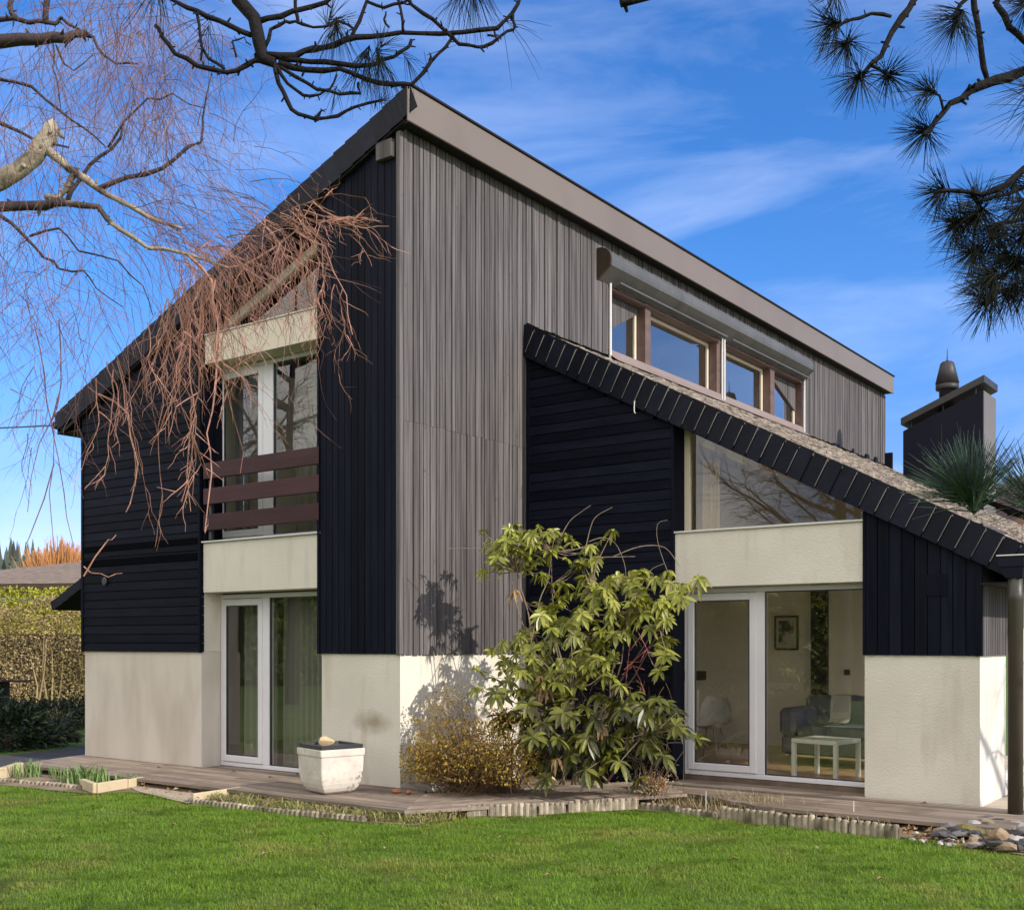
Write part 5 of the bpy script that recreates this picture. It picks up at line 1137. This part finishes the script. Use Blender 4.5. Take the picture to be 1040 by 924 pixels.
# right-hand pine
pt=Vector((10.8,-7.2,-.12)); p2=thing('pine_tree','long-needled pine reaching in from the upper right corner','tree',pt)
m=MB(); m.tube([pt,pt+Vector((.05,0,2.5)),pt+Vector((-.05,.1,5)),pt+Vector((.1,.1,8.5))],[.19,.16,.12,.03],12); part(m,'trunk',M['pinebark'],p2,True)
m=MB(); D=3.5
for a in (([(1240,-260,3.7),(1060,-140),(960,-40),(928,0),(916,18),(900,45),(885,65),(870,82)],.016,.006),([(905,17),(885,14),(865,20),(850,28),(843,27)],.006,.004),([(882,66),(895,72),(905,78)],.005,.004),([(870,38),(858,44)],.004,.004),
([(1300,-60,3.7),(1120,40),(1040,72),(1010,82),(985,92),(965,105),(955,118),(946,130),(938,137)],.018,.006),([(1030,-120),(988,-10),(993,25),(997,55),(1003,82)],.011,.008),([(958,112),(954,97),(941,92)],.004,.003),([(985,-4),(975,5),(969,20)],.006,.005),
([(1300,100,3.7),(1120,150),(1060,165),(1040,172),(1020,190),(998,198),(970,194),(950,195)],.014,.005),([(1060,185),(1035,192),(1010,200),(990,205)],.008,.005),([(1150,-150),(1020,-20),(1012,5),(1025,28),(1040,42),(1075,65)],.012,.008),([(1240,200,3.6),(1100,240),(1040,265),(1010,285)],.012,.005),([(1240,150,3.6),(1100,200),(1030,225),(1000,232)],.012,.005)):
    pbranch(m,a[0],a[1],a[2],D,8)
pbranch(m,[(1300,700,2.7),(1150,560,2.6),(1080,535,2.6),(1040,524,2.6),(1010,512,2.6),(990,504,2.6)],.014,.005,2.6,8)
for q in (at(1240,-260,3.7),at(1300,-60,3.7),at(1300,100,3.7),at(1240,200,3.6),at(1240,150,3.6),at(1300,700,2.7)):
    b=pt+Vector((0,0,min(max(q.z+.4,1.2),6.5))); m.tube([b,b.lerp(q,.5)+Vector((0,0,-.05)),q],[.045,.03,.018],7)
pbranch(m,[(1240,-260,3.7),(900,-140),(740,-45),(660,-6),(630,4)],.02,.014,3.5,8)
part(m,'branch',M['pinebark'],p2,True)
m=MB()
for (u,v,n,L,dv) in ((841,26,90,.115,(-.7,-.1)),(858,45,100,.11,(-.5,-.6)),(872,81,90,.115,(-.3,-.8)),(905,77,90,.11,(.2,-.3)),(941,92,80,.10,(-.2,.1)),(970,24,110,.125,(-.4,-.7)),(938,136,120,.115,(-.6,-.6)),(952,195,110,.11,(-1,-.1)),(990,200,80,.11,(-.5,.3)),(985,225,130,.12,(-.6,-.7)),(1010,240,150,.13,(-.4,-.9)),(1035,215,130,.13,(-.2,-.6)),(1000,285,150,.13,(-.8,-.5)),(1030,270,160,.14,(-.5,-.8)),(1042,5,110,.1,(-.3,-.4)),(1046,90,50,.15,(-.8,-.5)),(1050,110,30,.16,(-.7,-.8)),(1015,262,120,.13,(-.7,-.5)),(1040,295,110,.13,(-.6,-.7)),(845,-2,40,.11,(-.3,-.3)),(1040,240,130,.13,(-.3,-.7)),(968,228,110,.12,(-.8,-.3)),(985,258,130,.13,(-.8,-.5)),(1000,306,110,.12,(-.8,-.3)),(1022,300,120,.13,(-.5,-.6)),(995,218,100,.12,(-.4,-.5)),(1030,190,90,.12,(0,-.4))):
    c=at(u,v,3.5+U(-.1,.1)); needles(m,c,RT*dv[0]+UP*dv[1]+FW*U(-.5,.5),int(n*1.1),L,.00115,1.5,.4,.1)
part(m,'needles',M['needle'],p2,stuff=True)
m=MB()
for (u,v,n,dv,sp) in ((985,498,150,(-.15,1.),1.25),(975,500,90,(-.8,.6),.8),(1000,498,70,(.5,.8),.9),(1050,500,110,(.1,.9),1.3),(1046,505,60,(-.7,.3),.8)):
    c=at(u,v,2.6+U(-.05,.05)); needles(m,c,RT*dv[0]+UP*dv[1]+FW*U(-.5,.5),n,.165,.00115,sp,.5,.05)
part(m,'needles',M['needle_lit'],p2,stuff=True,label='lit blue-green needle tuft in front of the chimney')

# ================================================================== left background
def leafbox(m,o,ax,ay,lx,ly,z0,z1,n,L,W,topj=.15):
    P=np.zeros((n,3)); a=RS.rand(n); s=RS.rand(n); z=z0+(z1-z0)*RS.rand(n)
    bump=.12*np.sin(a*lx*2.3)+.08*np.sin(a*lx*5.1+z*3)
    dpt=np.where(RS.rand(n)<.75,(RS.rand(n)**2)*.35,RS.rand(n)*ly)
    for i in range(3): P[:,i]=o[i]+ax[i]*a*lx+ay[i]*(dpt+bump*.6)
    P[:,2]=z+topj*np.sin(a*lx*3.7)*(z>z1-.3)
    leaves(m,P,rdirs(n),rdirs(n),L*(.7+.6*RS.rand(n)),W*(.7+.6*RS.rand(n)))
def AX(u0,D): p=at(u0,HV,D); return Vector((p.x,p.y,-.1))
hb=AX(-330,27); hdir=(AX(150,27)-hb); hl=hdir.length; hdir.normalize()
hg=thing('beech_hedge','tall bare beech hedge with tan leaves left of the house','hedge',hb)
m=MB(); leafbox(m,hb+Vector((0,0,.0)),hdir,FW,hl,1.2,.2,2.58,36000,.07,.042); part(m,'foliage',M['hedge'],hg)
m=MB()
for i in range(70):
    a=U(0,hl); p=hb+hdir*a+FW*U(-.02,.25); q=p+hdir*U(-.3,.3)+Vector((0,0,U(1.,2.4))); m.tube([p,p.lerp(q,.5)+hdir*U(-.1,.1),q],[.024,.016,.006],5,R())
part(m,'stem',M['straw'],hg)
m=MB(); m.box(0,hl,0,.5,0,1.9); ca=hdir; m.v=[tuple(hb+ca*p[0]+FW*(p[1]+.65)+Vector((0,0,p[2]))) for p in m.v]; part(m,'inner_twigs',M['greyshrub'],hg)
hb2=AX(-300,33); hd2=AX(140,33)-hb2; hl2=hd2.length; hd2.normalize(); hy=thing('conifer_hedge','yellow-green clipped conifer hedge rising behind the beech hedge','hedge',hb2)
m=MB(); leafbox(m,hb2,hd2,FW,hl2,1.2,1.2,3.2,15000,.11,.07,.05); part(m,'foliage',M['yhedge'],hy)
m=MB(); m.box(0,hl2,0,1.,0,2.9); m.v=[tuple(hb2+hd2*p[0]+FW*(p[1]+.35)+Vector((0,0,p[2]))) for p in m.v]; part(m,'inner_twigs',M['yhedge'],hy)
# low shrubs in the shade
def shrub(name,label,u,v,D,rx,rz,n,mat,L,W,group=None):
    p=AX(u,D); o=thing(name,label,'shrub',p,group); m=MB(); d=rdirs(n); r_=RS.rand(n)**.35
    lump=1+.25*np.sin(d[:,0]*5+u)+.2*np.sin(d[:,2]*6+d[:,1]*4)
    P=np.array(p)+d*np.array([rx,rx,rz])*(r_*lump).reshape(-1,1)+np.array([0,0,rz*.55]); P[:,2]=np.maximum(P[:,2],-.08)
    leaves(m,P,d+rdirs(n)*.6,rdirs(n,.5),L*(.7+.6*RS.rand(n)),W*(.7+.6*RS.rand(n))); part(m,'foliage',M[mat],o)
    m=MB()
    for i in range(26): q=Vector(P[RS.randint(n)]); m.tube([p+Vector((U(-.15,.15),U(-.15,.15),0)),p.lerp(q,.5)+Vector((0,0,.1)),q],[.012,.009,.004],4,R())
    part(m,'stem',M['browntwig'],o)
shrub('laurel_shrub','dark glossy evergreen shrub at the left edge of the path',4,735,18.2,.8,.42,2200,'laurel',.16,.06,'evergreens left of the house')
shrub('laurel_shrub','small dark evergreen behind the path near the house wall',56,720,22.5,1.3,.36,2600,'laurel',.09,.045,'evergreens left of the house')
shrub('laurel_shrub','large dark evergreen beyond the left frame edge',-60,725,19,1.2,.9,2400,'laurel',.16,.06,'evergreens left of the house')
shrub('bare_shrub','grey leafless shrub beside the dark evergreen',46,735,19.5,.5,.36,1500,'greyshrub',.08,.012)
p=AX(-40,21); m=MB()
m.box(-.7,.7,-.5,.5,0,.95); m.v=[tuple(p+RT*q[0]+FW*q[1]+Vector((0,0,q[2]))) for q in m.v]
bx=thing('garden_box','low wooden garden box with reddish brown lid left of the house','garden box',p); part(m,'box_body',M['log'],bx)
m=MB()
for i in range(6): m.cbox(-.85,1.05,-.6+i*.2,-.405+i*.2,.95,.99,.004,R())
m.v=[tuple(p+RT*q[0]+FW*q[1]+Vector((0,0,q[2]-.04*q[1]))) for q in m.v]; part(m,'lid',M['redlid'],bx)
for i,(ua,va,ub,vb,l) in enumerate(((-10,757,30,752,'old log edging along the left end of the path'),(40,752,80,747,'old log edging behind the path near the house wall'))):
    a=ground(ua,va,-.05);b=ground(ub,vb,-.05); m=MB(); m.tube([a,b],.06,9); single(m,'log_edging',M['log'],l,'edging',(a.x,a.y,-.1))
# neighbour house with brown hipped roof
nb_=at(20,HV,52); nb_.z=-.1; nh=thing('neighbour_house','low neighbouring house with brown hipped roof behind the hedges','house',nb_)
def orient(m,o): m.v=[tuple(o+RT*p[0]+FW*p[1]+Vector((0,0,p[2]))) for p in m.v]
m=MB(); m.box(-7,5.5,0,8,0,4.35); orient(m,nb_); part(m,'wall',M['nwall'],nh)
m=MB(); m.add([(-7.8,-.7,4.3),(6.2,-.7,4.45),(6.2,8.7,4.45),(-7.8,8.7,4.3),(-1.5,4,5.2),(3.4,4,5.95)],[(0,1,5,4),(1,2,5),(2,3,4,5),(3,0,4),(3,2,1,0)]); orient(m,nb_); part(m,'roof',M['nroof'],nh)
m=MB(); m.add([(-7.8,-.72,4.05),(6.2,-.72,4.2),(6.2,-.72,4.43),(-7.8,-.72,4.28)],[(0,1,2,3)]); m.box(-7.8,6.2,-.71,-.5,4.0,4.06); orient(m,nb_); part(m,'fascia',M['idark'],nh)
# orange willow
wb=at(62,HV,75); wb.z=-.1; wl=thing('willow_tree','orange-twigged willow rising behind the neighbouring roof','tree',wb)
m=MB(); m.tube([wb,wb+Vector((0,0,4.5))],[.3,.22],8); part(m,'trunk',M['birchdark'],wl)
m=MB()
for i in range(1500):
    a=random.gauss(0,1.35); b=random.gauss(0,1.2); h=7.5-.30*a*a+.35*math.sin(a*3.)+.2*math.sin(a*7); p=wb+RT*a*.6+FW*b*.6+Vector((0,0,4.6)); q=wb+RT*(a*1.2+U(-.35,.35))+FW*b+Vector((0,0,h*U(.88,1.12))); m.tube([p,p.lerp(q,.6)+RT*U(-.15,.15),q],[.035,.03,.012],3,R(),cap=False)
part(m,'crown',M['willow'],wl)
# far conifer wood (one mass)
m=MB()
for i in range(420):
    u=U(-420,75); D=U(210,300); b=at(u,HV,D); b.z=0; h=(19.6+.012*(60-u))*D/235*U(.86,1.06); w_=h*.27
    for k in range(9):
        z0=h*(.1+.1*k); q=w_*(1-k/9.)*U(.8,1.2); nn=9; vs=[(b.x+q*U(.6,1.25)*math.cos(6.283*t/nn),b.y+q*U(.6,1.25)*math.sin(6.283*t/nn),z0+U(-.5,.5)) for t in range(nn)]+[(b.x,b.y,z0+h*.2)]
        m.add(vs,[(t,(t+1)%nn,nn) for t in range(nn)],R())
single(m,'conifer_wood',M['conifer'],'dark conifer wood on the far horizon at left','wood',at(-100,HV,250),kind='stuff')
# neighbour roof at the right edge
rb=at(1085,HV,34); rb.z=-.1; rh_=thing('neighbour_house','reddish roofed neighbouring house at the right edge','house',rb)
m=MB(); m.box(-1.9,5.,0,8,0,4.9); orient(m,rb); part(m,'wall',M['nwall'],rh_)
m=MB(); m.add([(-2.4,-.5,5.0),(2,-.5,7.9),(6,-.5,5.0),(-2.4,8.5,5.0),(2,8.5,7.9),(6,8.5,5.0),(-2.4,-.5,4.7),(2,-.5,7.5),(6,-.5,4.7)],[(0,1,4,3),(1,2,5,4),(0,6,7,1),(1,7,8,2)]); orient(m,rb); part(m,'roof',M['nroof_red'],rh_)
m=MB(); m.prism([(-1.9,4.9),(5.,4.9),(2,7.1)],'y',-.01,.1); orient(m,rb); part(m,'gable',M['nroof_red'],rh_)

# ================================================================== trees beside and behind the camera (seen in the panes and as shadows)
def baretree(loc,h,label,seed,n1=9,spread=1.,nt_=5):
    random.seed(seed); loc=Vector(loc); o=thing('bare_tree',label,'tree',loc,None); m=MB(); tw=MB()
    m.tube([loc,loc+Vector((.1,0,h*.3)),loc+Vector((0,.1,h*.6)),loc+Vector((.15,0,h))],[.2,.16,.1,.02],9)
    for i in range(n1):
        z0=h*U(.25,.85); a=U(0,6.28); p=loc+Vector((.05,.05,z0)); L=(h-z0*.6)*.55*spread; d=Vector((math.cos(a),math.sin(a),.55)); q=p; pts=[p]; dd=d
        for k in range(6):
            dd=(dd+Vector((U(-.3,.3),U(-.3,.3),U(-.12,.2)))).normalized(); q=q+dd*L/6; pts.append(q)
            for j in range(nt_): grow(tw,q,dd+Vector((U(-1,1),U(-1,1),U(-.6,.6))),U(.6,1.5),.012,5,.05,.2,.5,.5,.6)
        m.tube(pts,[.07*(1-k/7.5) for k in range(7)],6)
    part(m,'trunk',M['birchdark'],o,True); part(tw,'twigs',M['twigfar'],o,stuff=True)
baretree((-8.5,-9.5,-.12),9,'bare tree standing on the lawn far left of the house front',31)
baretree((.8,-11.2,-.12),9,'bare tree standing left of the camera opposite the wing',38,12)
baretree((-1.5,-12.5,-.12),9.5,'bare tree standing on the lawn opposite the wing windows',32)
baretree((14.5,3.6,-.12),8,'bare tree beyond the wing casting thin shadows on the decking',33,6,1.,1)
baretree((-15,-11.5,-.12),12,'tall bare tree near the hedge opposite the left front',34,14)
baretree((-23,-15,-.12),13,'tallest bare tree by the hedge opposite the house',35,14)
baretree((-3,-18,-.12),10,'bare tree by the hedge opposite the triangular window',36,12)
random.seed(77)
pt=Vector((10.4,4.6,-.12)); p3=thing('pine_tree','young pine beside the wing whose branch throws needle shadows on the lower roof','tree',pt)
m=MB(); m.tube([pt,pt+Vector((.03,0,2.)),pt+Vector((-.03,.05,4.)),pt+Vector((.02,.02,6.2))],[.10,.085,.06,.015],9); part(m,'trunk',M['pinebark'],p3,True)
m=MB(); nm=MB()
for tips_,z_ in (((Vector((6.55,3.2,3.55)),Vector((6.9,3.75,3.75)),Vector((6.7,2.75,3.6)),Vector((7.2,3.1,3.8))),4.2),((Vector((7.4,4.6,2.6)),Vector((7.7,3.7,2.5)),Vector((7.9,5.2,2.8))),3.0),((Vector((8.3,2.7,2.0)),Vector((8.5,3.4,2.2))),2.4),((Vector((12,3.6,5.4)),Vector((11.9,5.6,5.2))),4.6),((Vector((12.2,5.1,3.6)),Vector((11.4,6.2,3.4))),2.9)):
    b=pt+Vector((0,0,z_)); c_=sum(tips_,Vector((0,0,0)))/len(tips_); k_=b.lerp(c_,.62)+Vector((0,0,.12)); m.tube([b,b.lerp(k_,.5)+Vector((0,0,.05)),k_],[.04,.03,.02],7)
    for q in tips_:
        m.tube([k_,k_.lerp(q,.5)+Vector((U(-.05,.05),U(-.05,.05),.04)),q],[.014,.011,.007],6); needles(nm,q,(q-k_),110,.16,.0014,1.3,.5,.05); needles(nm,k_.lerp(q,.6),(q-k_)+Vector((0,0,.3)),70,.15,.0014,1.2,.5,.05)
part(m,'branch',M['pinebark'],p3,True); part(nm,'needles',M['needle_lit'],p3,stuff=True)
hb3=Vector((-42,-8,-.1)); hg3=thing('evergreen_hedge','tall evergreen hedge along the far side of the lawn opposite the house','hedge',hb3)
hx=Vector((.82,-.57,0)); m=MB(); leafbox(m,hb3,hx,Vector((-.57,-.82,0)),60,1.2,.1,5.2,26000,.26,.17); part(m,'foliage',M['laurelfar'],hg3)
m=MB(); m.box(0,60,0,.8,0,4.7); m.v=[tuple(hb3+hx*p[0]+Vector((-.57,-.82,0))*(p[1]+.4)+Vector((0,0,p[2]))) for p in m.v]; part(m,'inner_twigs',M['laurel'],hg3)

# ================================================================== sky, sun, camera
w=bpy.data.worlds.new('World'); sc.world=w; w.use_nodes=True; N,L=w.node_tree.nodes,w.node_tree.links; bg=N['Background']
sky=N.new('ShaderNodeTexSky'); sky.sky_type='NISHITA'; sky.sun_disc=False; sky.sun_elevation=rad(SUN_EL); sky.sun_rotation=rad(90-SUN_AZ); sky.air_density=1.0; sky.dust_density=.6; sky.ozone_density=1.6; sky.altitude=400
hs=N.new('ShaderNodeHueSaturation'); hs.inputs['Saturation'].default_value=1.34; L.new(sky.outputs[0],hs.inputs['Color'])
tn=N.new('ShaderNodeMix'); tn.data_type='RGBA'; tn.blend_type='MULTIPLY'; tn.inputs['Factor'].default_value=1; tn.inputs['B'].default_value=(.70,.83,1.10,1); L.new(hs.outputs[0],tn.inputs['A'])
tc=N.new('ShaderNodeTexCoord'); sz=N.new('ShaderNodeSeparateXYZ'); L.new(tc.outputs['Generated'],sz.inputs[0])
hz=N.new('ShaderNodeMapRange'); hz.interpolation_type='SMOOTHSTEP'; hz.inputs['From Min'].default_value=0; hz.inputs['From Max'].default_value=.34; hz.inputs['To Min'].default_value=1; hz.inputs['To Max'].default_value=0; L.new(sz.outputs['Z'],hz.inputs['Value'])
th2=N.new('ShaderNodeMix'); th2.data_type='RGBA'; th2.blend_type='MULTIPLY'; th2.inputs['B'].default_value=(.86,.68,.84,1); L.new(hz.outputs[0],th2.inputs['Factor']); L.new(tn.outputs['Result'],th2.inputs['A'])
mp=N.new('ShaderNodeMapping'); mp.inputs['Rotation'].default_value=(rad(8),rad(-14),rad(-36)); mp.inputs['Scale'].default_value=(1.3,2.2,7.5); L.new(tc.outputs['Generated'],mp.inputs[0])
mp.inputs['Location'].default_value=(.35,.0,.9); nz=N.new('ShaderNodeTexNoise'); nz.inputs['Scale'].default_value=1.5; nz.inputs['Detail'].default_value=8; nz.inputs['Roughness'].default_value=.58; nz.inputs['Distortion'].default_value=.5; L.new(mp.outputs[0],nz.inputs['Vector'])
mr=N.new('ShaderNodeMapRange'); mr.inputs['From Min'].default_value=.45; mr.inputs['From Max'].default_value=.80; mr.inputs['To Max'].default_value=.30; L.new(nz.outputs['Fac'],mr.inputs['Value'])
mx=N.new('ShaderNodeMix'); mx.data_type='RGBA'; mx.inputs['B'].default_value=(6.2,6.8,8.2,1); L.new(mr.outputs[0],mx.inputs['Factor']); L.new(th2.outputs['Result'],mx.inputs['A'])
# unseen bright cloud bank behind the camera, added as fill light for the shaded front
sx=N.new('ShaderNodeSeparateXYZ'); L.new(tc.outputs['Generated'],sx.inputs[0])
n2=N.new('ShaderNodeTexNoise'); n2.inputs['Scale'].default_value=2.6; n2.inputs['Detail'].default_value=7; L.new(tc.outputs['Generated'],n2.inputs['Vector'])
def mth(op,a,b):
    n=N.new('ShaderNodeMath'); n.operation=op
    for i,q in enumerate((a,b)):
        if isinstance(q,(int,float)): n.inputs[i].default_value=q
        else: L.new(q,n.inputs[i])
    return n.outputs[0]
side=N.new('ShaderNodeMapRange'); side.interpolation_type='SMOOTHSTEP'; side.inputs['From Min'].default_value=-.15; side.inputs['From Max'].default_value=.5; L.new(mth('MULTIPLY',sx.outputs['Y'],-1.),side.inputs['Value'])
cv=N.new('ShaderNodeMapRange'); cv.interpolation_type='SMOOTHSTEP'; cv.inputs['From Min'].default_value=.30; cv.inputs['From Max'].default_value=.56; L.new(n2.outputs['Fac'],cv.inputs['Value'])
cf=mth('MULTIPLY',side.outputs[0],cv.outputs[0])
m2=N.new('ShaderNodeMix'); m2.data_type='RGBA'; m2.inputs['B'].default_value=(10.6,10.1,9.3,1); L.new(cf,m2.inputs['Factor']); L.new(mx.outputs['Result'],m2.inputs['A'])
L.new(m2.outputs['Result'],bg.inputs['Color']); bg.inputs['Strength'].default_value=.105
sl=bpy.data.lights.new('sun','SUN'); sl.energy=2.4; sl.angle=rad(.53); sl.color=(1,.93,.82); so_=link(bpy.data.objects.new('sun',sl)); so_.rotation_euler=SUNV.to_track_quat('Z','Y').to_euler(); so_.location=(20,3,14)
cam=bpy.data.cameras.new('camera'); co=link(bpy.data.objects.new('camera',cam)); co.location=EYE; co.rotation_euler=(math.pi/2,0,-YAW); cam.sensor_fit='HORIZONTAL'; cam.sensor_width=36; cam.lens=36*FPX/1040; cam.shift_y=(HV-462)/1040; cam.clip_start=.05; cam.clip_end=3000
sc.camera=co
v=sc.view_settings; v.view_transform='Standard'; v.look='None'; v.exposure=1.0; v.gamma=1; v.use_curve_mapping=False
sc.cycles.max_bounces=8; sc.cycles.transparent_max_bounces=16; sc.cycles.use_denoising=True
